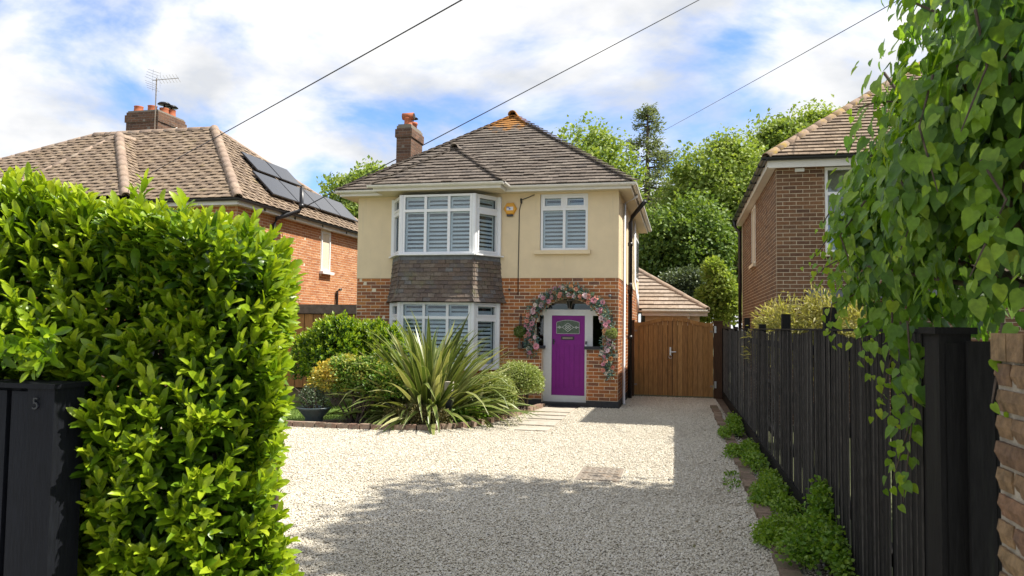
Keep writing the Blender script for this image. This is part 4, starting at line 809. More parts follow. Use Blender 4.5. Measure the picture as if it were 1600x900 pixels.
# garland of artificial flowers round the arch
def garland():
    g = thing('flower_garland', (-2.6, 17.2, 1.0), 'pink and teal flower garland wound around the brick porch arch', 'garland')
    path = [(-3.44, 1.22), (-3.47, 1.45)] + [(-2.58 + .93 * math.cos(t), 1.76 + .93 * math.sin(t)) for t in np.linspace(math.pi * .97, math.pi * .03, 22)] + [(-1.66, 1.5), (-1.69, 1.2), (-1.68, .95), (-1.62, .72)]
    P = np.array(path); seg = np.linalg.norm(np.diff(P, axis=0), axis=1); cum = np.concatenate(([0], np.cumsum(seg)))
    def at(s): return np.array([np.interp(s, cum, P[:, 0]), np.interp(s, cum, P[:, 1])])
    MB().tube([(x, 17.20, z) for x, z in path], .022, 6).build('wreath_core', M['stem_green'], g)
    def flower(m, r):
        vs, fs = [], []
        for ring_, (n, rad, ang, w) in enumerate(((7, 1.0, .35, .42), (6, .72, .85, .36), (4, .42, 1.15, .26))):
            for i in range(n):
                t = 2 * math.pi * (i + ring_ * .4) / n; d = Vector((math.cos(t), math.sin(t), 0)); s = Vector((-math.sin(t), math.cos(t), 0)); o = Vector((0, 0, 1)); b = len(vs)
                tip = d * (rad * math.cos(ang)) + o * (rad * math.sin(ang)); mid = tip * .6
                vs += [Vector((0, 0, 0)), mid + s * w, tip * .97 + s * w * .55 + o * .05, tip * 1.05 - s * .0, tip * .97 - s * w * .55 + o * .05, mid - s * w]
                fs += [(b, b + 1, b + 2, b + 3), (b, b + 3, b + 4, b + 5)]
        return MB().add([v * r for v in vs], fs).mesh('flower', m, False)
    cols = {'pink': (.74, .34, .40), 'pale': (.80, .58, .60), 'coral': (.68, .30, .22), 'cream': (.76, .66, .56), 'peach': (.64, .34, .16)}
    ms = []
    for nme, c in cols.items():
        mm = mat('petal_' + nme, [c], rough=.7, grain=.25, gscale=30, bmp=0); ms += [flower(mm, 1.0)] * (3 if nme == 'pink' else 2 if nme == 'pale' else 1)
    rnd = random.Random(5)
    for i in range(92):
        s = cum[-1] * (i + rnd.random()) / 92; x, z = at(s); off = rnd.uniform(-.13, .13); n2 = at(min(s + .05, cum[-1])) - at(max(s - .05, 0)); n2 = n2 / np.linalg.norm(n2)
        x += -n2[1] * off; z += n2[0] * off; r = rnd.uniform(.045, .072) * (1.15 if rnd.random() < .3 else 1)
        if rnd.random() < .18: continue
        o = bpy.data.objects.new('flower', rnd.choice(ms)); nn = Vector((rnd.uniform(-.6, .6), -1, rnd.uniform(-.35, .6))).normalized(); q = nn.to_track_quat('Z', 'Y').to_matrix().to_4x4()
        link(o, g, Matrix.Translation((x, 17.20 - rnd.uniform(.05, .13), z)) @ q @ Matrix.Rotation(rnd.random() * 6, 4, 'Z') @ Matrix.Scale(r, 4))
    n = 2600; s = RNG.uniform(0, cum[-1], n); C = np.stack([np.interp(s, cum, P[:, 0]), np.full(n, 17.19), np.interp(s, cum, P[:, 1])], 1); d = rdirs(n); d[:, 1] = -np.abs(d[:, 1])
    rad = np.where(s < .5, .15, .165) * (1 + .25 * np.sin(s * 7)) * np.where(s > cum[-1] - .35, .7, 1)
    pos = C + d * (RNG.uniform(.2, 1, n) * rad)[:, None]
    ax = unitv(d + .6 * rdirs(n)); foliage('garland_leaves', g, T_quad(.24), pos, ax, unitv(d * .5 + rdirs(n) * .7 + np.array((0, -.5, .3))), RNG.uniform(.045, .085, n), np.clip(RNG.choice([.1, .35, .5, .75, .95], n, p=[.2, .28, .22, .18, .12]) + .08 * RNG.normal(size=n), 0, 1), L_TEAL, kind='stuff')
garland()
def topiary(x, z, label, tint):
    t = thing('topiary_ball', (x, 17.1, z - .2), label, 'topiary ball', 'topiary balls beside the arch')
    n = 900; d = rdirs(n); pos = np.array((x, 17.10, z)) + d * .128 * RNG.uniform(.82, 1.05, n)[:, None]
    foliage('foliage', t, T_quad(.4), pos, unitv(d + rdirs(n) * .9), unitv(d + .5 * rdirs(n)), RNG.uniform(.018, .034, n), np.clip(tint + .25 * RNG.normal(size=n), 0, 1), L_BOX, kind='stuff')
    MB().lathe((x, 17.10, z), [(.01, -.11), (.08, -.08), (.11, 0), (.08, .08), (.01, .11)], 12).build('moss_core', M['stem_green'], t, True)
    MB().tube([(x, 17.25, z + .34), (x, 17.10, z + .36), (x, 17.08, z + .30), (x, 17.10, z + .10)], .008, 6).box(x - .012, x + .012, 17.232, 17.245, z + .12, z + .42).build('bracket', M['black'], t)
    MB().lathe((x, 17.14, z - .40), [(.05, 0), (.06, .05), (.02, .14), (.012, .26)], 10).build('holder', M['greywood'], t, True)
topiary(-3.73, 1.72, 'dark green topiary ball on bracket, bay side of the porch arch', .15)
topiary(-1.58, 1.72, 'pale variegated topiary ball on bracket, gate side of the porch arch', .65)

# ================================================================== neighbour on the hedge side
lh = thing('house', (-11.9, 17.9, 0), 'red brick house with tan tiled hipped roof and solar panels behind the hedge', 'house')
def left_house():
    E = 5.2; x1 = -11.85; core = MB()
    core.box(-26.2, x1, 17.95, 27.8, 0, 5.12); core.box(-19.0, -14.8, 17.2, 17.95, 0, 5.12)
    wall = core.build('brick_wall', M['mortar'], lh)
    sp = lambda z: [(0, 4.83), (5.53, 9.8)] if 3.6 < z < 5.0 else [(0, 9.8)]
    its = brick_items((x1, 17.95, 0), (0, 1, 0), (1, 0, 0), 9.8, 0.02, 5.1, 0.0836, 0.253, sp)
    def rank(it): p = project(it[0]); return pix_size(it[0], it[1], it[3]) * (1 if p and p[0] > 440 and p[0] < 556 and p[1] < 480 else .15)
    pieces(wall, 'brick', its, M['brick_left'], 300, 'brick_courses', rank)
    spw = lambda z: [(0, 1.1), (3.1, 4.2)] if (3.5 < z < 4.9 or .9 < z < 2.4) else [(0, 4.2)]
    pieces(wall, 'brick', brick_items((-14.8, 17.95, 0), (1, 0, 0), (0, -1, 0), 2.95, 0.02, 5.1, .0836, .253) + brick_items((-19.0, 17.2, 0), (1, 0, 0), (0, -1, 0), 4.2, .02, 5.1, .0836, .253, spw) + brick_items((-14.8, 17.2, 0), (0, 1, 0), (1, 0, 0), .75, .02, 5.1, .0836, .253) + brick_items((-26.2, 17.95, 0), (1, 0, 0), (0, -1, 0), 7.2, .02, 5.1, .0836, .253), M['brick_left'], 0, 'front_brick_courses')
    for z0 in (.9, 3.5): window(lh, (-17.9, 17.13, z0), (1, 0, 0), (0, -1, 0), 2.0, 1.42, [.66, 1.33], 1.0, blinds=False)
    # roof faces
    ap, rl = (-14.3, 20.3, 7.9), (-18.7, 20.3, 7.9)
    A, B, Bb, Lb = (-26.5, 17.6, E), (-11.6, 17.6, E), (-11.6, 28.2, E), (-26.5, 28.2, E)
    w0, w1, wa = (-19.25, 16.95, E), (-14.55, 16.95, E), (-16.9, 19.3, 7.55)
    we = (-16.9, 17.6 + 2.35, 7.55); wv1, wv0 = (-14.55, 17.6, E), (-19.25, 17.6, E)
    d = MB().add([A, B, ap, rl, Bb, Lb], [(0, 1, 2, 3), (1, 4, 2), (5, 0, 3), (4, 5, 3, 2), (0, 5, 4, 1)]); d.add([w0, w1, wa, we, wv1, wv0], [(0, 1, 2), (1, 4, 3, 2), (5, 0, 2, 3)])
    roof = d.build('roof', M['deck'], lh)
    cut = lambda c: -19.3 < c.x < -14.5 and c.z < E + (2.35 - abs(c.x + 16.9)) - .03
    its = tile_items([A, B, ap, rl], (1, 0, 0), .16, .20, seed=11, lift=.03, jit=.008, cut=cut, wave=.014) + tile_items([w0, w1, wa], (1, 0, 0), .16, .20, seed=12, lift=.03, wave=.014)
    its += tile_items([w1, wv1, we, wa], (0, 1, 0), .16, .20, seed=13, lift=.03, wave=.014) + tile_items([B, Bb, ap], (0, 1, 0), .16, .20, seed=14, lift=.03, wave=.014)
    pieces(roof, 'tile', its, M['tile_left'], 300, 'tile_courses', tile_rank)
    rt = M['ridge_left']; ri = ridge_items(Vector(B) + Vector((0, 0, .03)), Vector(ap) + Vector((0, 0, .04)), .34, .13) + ridge_items(ap, rl, .42, .12) + ridge_items(Vector(w1) + Vector((0, 0, .03)), Vector(wa) + Vector((0, 0, .04)), .34, .13) + ridge_items(w0, wa, .42, .10) + ridge_items(A, rl, .42, .10) + ridge_items(Bb, ap, .42, .10) + ridge_items(wa, we, .4, .12)
    pieces(roof, 'hip_tile', ri, rt, 300, unit=half_tube(rt))
    # eaves
    e = MB(); e.box(-11.86, -11.62, 17.66, 28.1, 5.04, 5.06); e.box(-14.5, -11.86, 17.66, 17.95, 5.04, 5.06); e.box(-11.64, -11.618, 17.64, 28.1, 5.02, 5.2); e.box(-14.5, -11.64, 17.62, 17.642, 5.02, 5.2); e.build('soffit_and_fascia', M['fascia'], lh)
    g = MB(); gutter(g, (-11.55, 17.5, 5.17), (-11.55, 28.2, 5.17), .06); g.build('gutter', M['black'], lh); g = MB(); gutter(g, (-14.5, 17.55, 5.17), (-11.5, 17.55, 5.17), .06); g.build('gutter', M['black'], lh)
    for y in (18.9, 20.6, 22.4, 24.2): MB().box(-11.72, -11.60, y, y + .05, 5.04, 5.12).build('gutter_bracket', M['black'], lh)
    # side window
    mb = MB(); window(lh, (-11.84, 22.80, 3.62), (0, 1, 0), (1, 0, 0), .66, 1.36, [], None, fr=.07, blinds=False)
    MB().box(-11.86, -11.70, 22.72, 23.54, 3.53, 3.615).build('window_sill', M['upvc'], lh)
    # vent pipe with offset
    p = MB(); p.tube([(-11.2, 20.25, 5.95), (-11.2, 20.25, 5.35), (-11.25, 20.2, 5.22), (-11.72, 19.75, 4.95), (-11.78, 19.7, 4.75), (-11.78, 19.7, 0.1)], .065, 10); p.tube([(-11.2, 20.25, 5.45), (-11.2, 20.25, 5.33)], .08, 10); p.build('vent_pipe', M['black'], lh, True)
    p = MB(); p.tube([(-11.78, 23.95, 2.45), (-11.78, 23.95, 3.0), (-11.72, 23.97, 3.05), (-11.65, 24.02, 3.06)], .045, 8); p.build('waste_pipe', M['black'], lh, True)
left_house()
# solar panels: each one a thing on the roof slope
def solar(y, v, w, h, label):
    s2 = 2 ** -.5; n = Vector((s2, 0, s2)); up = Vector((-s2, 0, s2)); o = Vector((-11.6, y, 5.2)) + up * v + n * .15
    t = thing('solar_panel', o, label, 'solar panel', 'solar panels on the tan tiled roof')
    c = o + Vector((0, w / 2, 0)) + up * (h / 2)
    MB().obox(c, Vector((0, w / 2 - .01, 0)), up * (h / 2 - .01), n * .02).build('frame', M['panel_edge'], t)
    MB().obox(c + n * .022, Vector((0, w / 2 - .03, 0)), up * (h / 2 - .03), n * .002).build('glass_face', M['panel'], t)
    rl = MB()
    for q in (.25, .75): rl.obox(o + Vector((0, w / 2, 0)) + up * (h * q) - n * .07, Vector((0, w / 2, 0)), up * .02, n * .05)
    rl.build('mounting_rail', M['panel_edge'], t)
names = ['first', 'second', 'third', 'fourth']
for i in range(4): solar(19.75 + i * 1.5, .52, 1.48, 1.05, f'{names[i]} panel from the chimney side in the lower solar row')
for i in range(2): solar(20.25 + i * 1.4, 1.72, 1.36, .88, ['solar panel in the upper row nearest the round hip tiles', 'solar panel in the upper row beside the sky edge'][i])
ch2 = chimney('chimney', 'wide dark brick chimney with many pots on the tan tiled roof', -17.75, -16.55, 20.55, 21.9, 7.0, 8.68, M['brick_dark'], blen=.26)
for k, (x, y, h) in enumerate(((-17.5, 20.8, .2), (-17.1, 20.95, .24), (-16.85, 21.2, .22), (-16.85, 21.55, .26))):
    MB().lathe((x, y, 8.70), [(.16, 0), (.17, .03), (.15, .06), (.14, h), (.155, h + .03), (.12, h + .03)], 14).build('chimney_pot', M['terracotta'], ch2, True)
for (x, y) in ((-16.85, 21.2), (-16.85, 21.55)): MB().lathe((x, y, 8.95), [(.03, 0), (.03, .13), (.22, .13), (.16, .19), (.03, .2)], 12).build('pot_cowl', M['black'], ch2, True)
MB().box(-17.79, -16.5, 20.50, 20.545, 7.5, 7.8).obox((-16.49, 21.0, 7.95), (.01, 0, 0), (0, .45, .32), (0, -.05, .09)).build('lead_apron', M['steel_lead'] if 'steel_lead' in M else M['leadline'], ch2)
ae = thing('tv_aerial', (-16.7, 20.6, 9.0), 'thin metal television aerial on a pole above the wide chimney', 'aerial')
MB().tube([(-16.62, 20.50, 8.0), (-16.62, 20.50, 9.72)], .018, 6).build('mast', M['iron'], ae)
bA, bB = Vector((-16.75, 20.47, 9.66)), Vector((-15.95, 20.7, 9.76))
MB().tube([bA, bB], .013, 5).build('boom', M['steel'], ae)
el = MB()
for i in range(7):
    c = bA.lerp(bB, .25 + i * .12); el.tube([c + Vector((-.02, -.1, .10)), c - Vector((-.02, -.1, .10))], .006, 4)
for s in (-1, 1):
    for i in range(4): el.tube([bA + Vector((-.10 + .03 * i, -.22, s * (.06 + .08 * i))), bA + Vector((-.05 + .05 * i, .22, s * (.06 + .08 * i)))], .006, 4)
    el.tube([bA, bA + Vector((.02, 0, s * .36))], .007, 4); el.tube([bA + Vector((.28, 0, 0)), bA + Vector((.30, 0, s * .26))], .006, 4)
el.build('elements', M['steel'], ae)
# flat roofed side garage between the houses
gr = thing('garage', (-11.0, 19.5, 0), 'low brown flat roofed side building between the two houses', 'garage')
MB().box(-11.84, -8.2, 19.55, 24, 0, 2.14).build('timber_front', M['darkwood'], gr)
MB().box(-11.86, -7.97, 19.42, 24.1, 2.14, 2.40).build('flat_roof', M['greywood'], gr)
for i in range(12): MB().box(-11.4 + i * .27, -11.4 + i * .27 + .25, 19.52, 19.548, 0.02, 2.12).build('plank', M['gatewood'], gr)

# ================================================================== neighbour on the fence side
rh = thing('house', (1.8, 15.3, 0), 'brown brick house with black gutters beyond the black fence', 'house')
def right_house():
    E = 5.2; X0, Y0 = 1.80, 15.3; core = MB(); 
    core.box(X0, 2.70, Y0, Y0 + .3, 0, 5.05); core.box(2.70, 4.7, Y0, Y0 + .3, 0, 3.35); core.box(4.7, 9.5, Y0, Y0 + .3, 0, 5.05); core.box(X0, X0 + .3, Y0 + .3, 23.6, 0, 5.05); core.box(X0, 9.5, 23.6, 23.9, 0, 5.05); core.box(2.70, 4.7, Y0 + .25, Y0 + .3, 3.35, 5.05)
    wall = core.build('brick_wall', M['mortar_right'], rh)
    sp = lambda z: [(0, .90), (2.9, 7.7)] if z > 3.35 else [(0, 7.7)]
    its = brick_items((X0, Y0, 0), (1, 0, 0), (0, -1, 0), 7.7, .02, 5.05, .0775, .248, sp)
    sp2 = lambda z: [(0, 4.2), (5.2, 8.3)] if 3.5 < z < 5.0 else [(0, 8.3)]
    its2 = brick_items((X0, Y0, 0), (0, 1, 0), (-1, 0, 0), 8.3, .02, 5.05, .0775, .248, sp2)
    pieces(wall, 'brick', its + its2, M['brick_right'], 300, 'brick_courses')
    B, A = (1.60, 15.1, E), (9.7, 15.1, E); Bb = (1.60, 23.9, E); hw = 4.05; p = .76; ap = (1.60 + hw, 15.1 + hw, E + hw * p); ap2 = (1.60 + hw, 23.9 - hw, E + hw * p); Ab = (9.7, 23.9, E)
    roof = MB().add([B, A, ap, ap2, Bb, Ab], [(0, 1, 2), (4, 0, 2, 3), (5, 4, 3), (1, 5, 3, 2), (0, 4, 5, 1)]).build('roof', M['deck'], rh)
    its = tile_items([B, A, ap], (1, 0, 0), .155, .2, seed=21, lift=.035); its2 = tile_items([B, Bb, ap2, ap], (0, 1, 0), .155, .2, seed=22, lift=.035)
    pieces(roof, 'tile', its, M['tile_left'], 300, 'tile_courses', tile_rank); pieces(roof, 'tile', its2, M['tile_left'], 0, 'side_tile_courses')
    pieces(roof, 'hip_tile', ridge_items(Vector(B) + Vector((0, 0, .03)), Vector(ap), .34, .105), M['ridge_moss'], 300, unit=half_tube(M['ridge_moss']))
    so = MB(); so.box(1.64, X0, 15.14, 23.85, 5.03, 5.05); so.box(X0, 9.5, 15.14, Y0, 5.03, 5.05); so.box(1.622, 1.64, 15.12, 23.88, 5.02, 5.17); so.box(1.64, 9.5, 15.115, 15.135, 5.0, 5.17); so.build('soffit_and_fascia', M['fascia'], rh)
    g = MB(); gutter(g, (1.555, 15.0, 5.18), (1.555, 23.9, 5.18), .06); g.build('gutter', M['black'], rh); g = MB(); gutter(g, (1.5, 15.06, 5.19), (9.6, 15.06, 5.19), .06); g.build('gutter', M['black'], rh)
    for i in range(10): MB().box(1.49, 1.62, 15.6 + i * .85, 15.64 + i * .85, 5.11, 5.20).build('gutter_bracket', M['black'], rh)
    dp = MB(); dp.tube([(1.56, 23.4, 5.12), (1.56, 23.4, 4.95), (1.70, 23.4, 4.8), (1.70, 23.4, 0)], .05, 8); dp.build('downpipe', M['black'], rh, True)
    window(rh, (1.81, 20.5, 3.52), (0, -1, 0), (-1, 0, 0), .98, 1.48, [.49], None, blinds=False); MB().box(1.72, 1.81, 19.46, 20.56, 3.43, 3.515).build('window_sill', M['mortar'], rh)
    window(rh, (2.70, Y0 + .04, 3.35), (1, 0, 0), (0, -1, 0), 2.0, 1.67, [.66, 1.33], 1.15, blinds=False); MB().box(2.6, 4.8, Y0 - .08, Y0 + .02, 3.27, 3.348).build('window_sill', M['mortar'], rh)
    MB().box(2.15, 2.32, Y0 - .05, Y0 - .008, 4.94, 5.0).build('wall_vent', M['upvc'], rh)
    MB().box(2.35, 4.9, 14.75, Y0 - .01, 2.45, 2.6).build('bay_roof_edge', M['lead'], rh); MB().box(2.55, 2.75, 14.9, Y0 - .01, 1.0, 2.44).build('bay_post', M['upvc'], rh)
M['ridge_moss'] = mat('ridge_tile_mossy', [(0.28, 0.20, 0.14), (0.24, 0.17, 0.12)], rough=.95, grain=.3, gscale=14, dirt=(0.33, 0.22, 0.04), dscale=4, dlo=.5, dhi=.66)
right_house()

# ================================================================== garage behind the gate
bg = thing('garage', (0, 25, 0), 'small rear garage with pale tiled roof behind the wooden gates', 'garage')
def rear_garage():
    MB().box(-1.2, 0.55, 25.0, 29.5, 0, 2.35).build('wall', M['render'], bg)
    A, B = (-4.4, 24.8, 2.45), (0.78, 24.8, 2.45); hw = 2.59; p = .62; ap = (-4.4 + hw, 24.8 + hw, 2.45 + hw * p); Bb, Ab = (0.78, 30, 2.45), (-4.4, 30, 2.45)
    roof = MB().add([A, B, ap, Bb, Ab], [(0, 1, 2), (1, 3, 2), (3, 4, 2), (4, 0, 2), (0, 4, 3, 1)]).build('roof', M['deck'], bg)
    its = [i for i in tile_items([A, B, ap], (1, 0, 0), .26, .33, seed=31, lift=.05, thick=.025) if i[0].x > -1.9]
    pieces(roof, 'tile', its, M['tile_pale'], 300); pieces(roof, 'hip_tile', ridge_items(Vector(B) + Vector((0, 0, .03)), Vector(ap) + Vector((0, 0, .03)), .36, .12), M['ridge_left'], 99, unit=half_tube(M['ridge_left']))
    MB().box(-1.3, 0.8, 24.76, 24.79, 2.25, 2.46).build('fascia', M['fascia'], bg); g = MB(); gutter(g, (-1.4, 24.7, 2.42), (0.85, 24.7, 2.42), .06); g.build('gutter', M['fascia'], bg)
    MB().tube([(0.2, 24.74, 2.36), (0.2, 24.9, 2.2), (0.2, 24.9, 0.1)], .04, 8).build('downpipe', M['fascia'], bg)
M['tile_pale'] = mat('roof_tile_pale', [(0.33, 0.26, 0.20), (0.27, 0.21, 0.16), (0.37, 0.30, 0.24)], rough=.9, grain=.3, gscale=10)
rear_garage()

# ================================================================== wooden side gates
def gate_leaf(x0, x1, flip, label):
    t = thing('wooden_gate', (x0, 20.5, 0), label, 'gate', 'brown wooden driveway gates'); n = 8; w = (x1 - x0) / n
    def top(x):
        q = (x - x0) / (x1 - x0); q = 1 - q if flip else q          # q=1 at the meeting edge
        s = .5 - .5 * math.cos(math.pi * min(1, max(0, (q - .12) / .75))); return 2.00 + .145 * s
    for i in range(n):
        a, b = x0 + i * w + .004, x0 + (i + 1) * w - .004; pts = [(a, .05), (b, .05), (b, top(b) - .05), ((a + b) / 2, top((a + b) / 2) - .05), (a, top(a) - .05)]; k = 5; y = 20.47 + .004 * (i % 2)
        MB().add([(x, y, z) for x, z in pts] + [(x, y + .03, z) for x, z in pts], [tuple(range(k)), tuple(range(2 * k - 1, k - 1, -1))] + [(i2, k + i2, k + (i2 + 1) % k, (i2 + 1) % k) for i2 in range(k)]).build('board', M['gatewood'], t)
    hr = MB(); m = 14; xs = [x0 + (x1 - x0) * i / m for i in range(m + 1)]
    for a, b in zip(xs, xs[1:]):
        hr.add([(a, 20.44, top(a) - .10), (b, 20.44, top(b) - .10), (b, 20.44, top(b)), (a, 20.44, top(a)), (a, 20.52, top(a) - .10), (b, 20.52, top(b) - .10), (b, 20.52, top(b)), (a, 20.52, top(a))], [(0, 1, 2, 3), (7, 6, 5, 4), (3, 2, 6, 7), (0, 4, 5, 1)])
    hr.build('curved_top_rail', M['gatewood'], t)
    for (a, b) in ((x0, x0 + .10), (x1 - .10, x1)): MB().box(a + .002, b - .002, 20.452, 20.462, .05, top((a + b) / 2) - .1).build('stile', M['gatewood'], t)
    MB().box(x0 + .004, x1 - .004, 20.503, 20.509, .05, 1.93).build('backing_panel', M['darkwood'], t)
    MB().box(x0 + .1, x1 - .1, 20.51, 20.55, .25, .38).box(x0 + .1, x1 - .1, 20.51, 20.55, 1.0, 1.12).build('back_rail', M['gatewood'], t)
    hx = x0 if flip is False else x1
    for z in (.3, 1.75): MB().box(hx - (.0 if not flip else .08), hx + (.08 if not flip else .0), 20.44, 20.451, z, z + .05).build('hinge', M['iron'], t)
    return t
g1 = gate_leaf(-1.27, -.262, False, 'brown wooden gate leaf with curved top, next to the house')
g2 = gate_leaf(-.250, .80, True, 'brown wooden gate leaf with curved top, next to the black fence')
MB().box(-.33, -.29, 20.425, 20.439, 1.12, 1.34).build('latch_plate', M['steel'], g1); MB().box(-.268, -.244, 20.468, 20.5, .06, 2.06).build('meeting_strip', M['darkwood'], g1); MB().tube([(-.31, 20.41, 1.21), (-.16, 20.41, 1.215)], .014, 6).build('latch_bar', M['steel'], g1); MB().tube([(-.31, 20.40, 1.13)] + [(-.31 + .045 * math.sin(a), 20.40, 1.13 - .045 + .045 * math.cos(a)) for a in np.linspace(0, 6.2, 9)], .008, 5).build('ring_handle', M['steel'], g1)
for (x0, x1, lab) in ((-1.40, -1.275, 'brown timber gate post against the brick house wall'), (.81, 1.04, 'brown timber gate post beside the black fence end')):
    t = thing('gate_post', (x0, 20.5, 0), lab, 'gate post'); MB().box(x0, x1, 20.44, 20.58, 0, 2.02).build('post', M['darkwood'], t); MB().box(x0 - .015, x1 + .015, 20.42, 20.6, 2.02, 2.06).build('post_cap', M['darkwood'], t)
    if x0 > 0:
        for z in (.28, 1.74): MB().box(x0 + .02, x0 + .07, 20.425, 20.438, z, z + .18).build('hinge_plate', M['steel'], t)

# ================================================================== black fence along the drive
def fx(y): return 1.225 - (y - 3.8) * 0.0095
fence = thing('fence', (1.2, 12, 0), 'long black closeboard fence running along the gravel drive', 'fence')
def board_units():
    out = []
    for k in range(5):
        r = random.Random(k + 40); th = r.uniform(.55, 1.0); j = lambda: r.uniform(-.006, .006)
        vs = [(-1, -th, -1), (1 + j(), -.3, -1), (1 + j(), .3, -1), (-1, th, -1), (-1 + j(), -th, 1 + j() * .4), (1 + j(), -.3, 1 + j() * .4), (1, .3, 1), (-1, th, 1)]
        me = MB().add(vs, BOXF).mesh('board', M['stain']); me.materials.append(M['stain_edge'])
        me.polygons[5].material_index = 1; out.append(me)
    return out
def black_fence():
    rnd = random.Random(9); y = 3.86; yend = 20.4; posts = [6.97, 9.6, 12.1, 14.6, 17.3, 20.3]
    its = []; ed = []
    k = 0
    while y < yend:
        w = rnd.uniform(.088, .104); x = fx(y + w / 2); top = 1.83 + .028 * math.cos((y - 6.97) / 2.6 * 2 * math.pi) + rnd.uniform(-.008, .008); gap = .016 if rnd.random() < .025 else 0
        zb = .20 if y > 4.0 else .1; yaw = rnd.uniform(.05, .085); lean = rnd.uniform(-.004, .004)
        u = Vector((math.sin(yaw), math.cos(yaw), 0)); n = Vector((-math.cos(yaw), math.sin(yaw), 0)); up = Vector((rnd.uniform(-.004, .004), lean, 1))
        c = Vector((x - .012 + rnd.uniform(-.005, .005), y + w / 2, (top + zb) / 2)); its.append((c, u * ((w + .032) / 2 - gap), n * .007, up * ((top - zb) / 2)))
        y += w; k += 1
    bo = pieces(fence, 'board', its, M['stain'], 300, unit=board_units())
    for i, (a, b) in enumerate(zip([3.9] + posts[:-1], posts)):
        for z in (.45, 1.05, 1.62): MB().box(fx((a + b) / 2) + .008, fx((a + b) / 2) + .07, a, b - .002, z, z + .08).build('rail', M['stain'], fence)
        xa, xb = fx(a) - .035, fx(b) - .035
        MB().add([(xa, a + .01, 0), (xb, b - .01, 0), (xb, b - .01, .20 + .006 * (i % 2)), (xa, a + .01, .20 + .01 * (i % 2)), (xa + .04, a + .01, 0), (xb + .04, b - .01, 0), (xb + .04, b - .01, .2), (xa + .04, a + .01, .2)], [(0, 3, 2, 1), (4, 5, 6, 7), (3, 7, 6, 2), (0, 4, 7, 3), (1, 2, 6, 5)]).build('gravel_board', M['stain'], fence)
        MB().add([(fx(a) - .03, a, 1.845), (fx(b) - .03, b, 1.845), (fx(b) + .04, b, 1.845), (fx(a) + .04, a, 1.845), (fx(a) - .03, a, 1.862), (fx(b) - .03, b, 1.862), (fx(b) + .04, b, 1.862), (fx(a) + .04, a, 1.862)], BOXF).build('capping_rail', M['stain'], fence)
    for j, p in enumerate(posts): MB().box(fx(p) + .015, fx(p) + .115, p - .05, p + .05, 0, (2.05, 2.04, 1.93, 2.06, 1.9, 1.85)[j]).build('post', M['stain'], fence)
black_fence()
MB().box(1.03, 1.13, 20.34, 20.5, 0, 1.86).build('end_board', M['stain'], fence)
gp = thing('entrance_post', (1.1, 3.7, 0), 'thick black timber entrance post under the leafy climber', 'post')
MB().box(1.115, 1.245, 3.66, 3.86, 0, 1.84).build('post', M['stain'], gp); MB().box(1.095, 1.265, 3.64, 3.88, 1.84, 1.87).build('post_cap', M['stain'], gp)
MB().box(1.14, 1.22, 3.652, 3.659, 0.1, 1.80).build('facing_strip', M['stain'], gp)
ep = thing('board_screen', (1.3, 3.6, 0), 'short dark board panel between the entrance post and the brick wall', 'screen')
MB().box(1.215, 1.63, 3.634, 3.640, 0, 1.80).build('backing_board', M['stain'], ep)
for i in range(4): MB().box(1.212 + i * .105, 1.312 + i * .105, 3.60 + .008 * (i % 2), 3.625 + .008 * (i % 2), 0, 1.81).build('board', M['stain_edge'] if i == 9 else M['stain'], ep)
MB().box(1.25, 1.63, 3.645, 3.655, .5, .6).box(1.25, 1.63, 3.645, 3.655, 1.5, 1.6).build('rail', M['stain'], ep)
# brick wall at the pavement edge
bw = thing('brick_wall', (.95, 2.4, 0), 'old yellow brown stock brick wall beside the black entrance post', 'wall')
core = MB().box(.966, 1.17, 1.1, 2.62, 0, 1.76).build('mortar_core', M['mortar_pier'], bw)
its = brick_items((.955, 2.63, 0), (0, -1, 0), (-1, 0, 0), 1.53, 0.0, 1.76, .080, .235, joint=.012, depth=.06, proud=.004) + brick_items((.96, 2.63, 0), (1, 0, 0), (0, 1, 0), .21, 0, 1.76, .08, .235, joint=.012)
jit = random.Random(3); its = [(c + Vector((jit.uniform(-.004, .004), 0, 0)), a, b, d) for c, a, b, d in its]
def worn_brick(m):
    r = random.Random(8); vs = []
    n = 5; grid = {}; fs = []
    for i in range(n):
        for j in range(3):
            x, z = -1 + 2 * i / (n - 1), -1 + j; edge = (i in (0, n - 1)) + (j in (0, 2)); grid[i, j] = len(vs); vs.append((x * (1 - .03 * r.random()), 1 - edge * (.12 + .25 * r.random()), z * (1 - .10 * r.random())))
    b = len(vs); vs += [(-1, -1, -1), (1, -1, -1), (1, -1, 1), (-1, -1, 1)]
    for i in range(n - 1):
        for j in range(2): fs.append((grid[i, j], grid[i, j + 1], grid[i + 1, j + 1], grid[i + 1, j]))
    fs += [(b, b + 1) + tuple(grid[i, 0] for i in range(n - 1, -1, -1)), (b + 2, b + 3) + tuple(grid[i, 2] for i in range(n)), (b + 1, b + 2) + (grid[n - 1, 2], grid[n - 1, 1], grid[n - 1, 0]), (b + 3, b) + (grid[0, 0], grid[0, 1], grid[0, 2]), (b + 3, b + 2, b + 1, b)]
    return MB().add(vs, fs).mesh('worn_brick', m)
pieces(core, 'brick', its, M['brick_pier'], 300, 'brick_courses', unit=worn_brick(M['brick_pier']))
its = [(Vector((1.065, 1.16 + i * .117, 1.805)), Vector((.12, 0, 0)), Vector((0, .0, .042)), Vector((0, .052, 0))) for i in range(13)]
pieces(core, 'coping_brick', its, M['brick_pier'], 99)
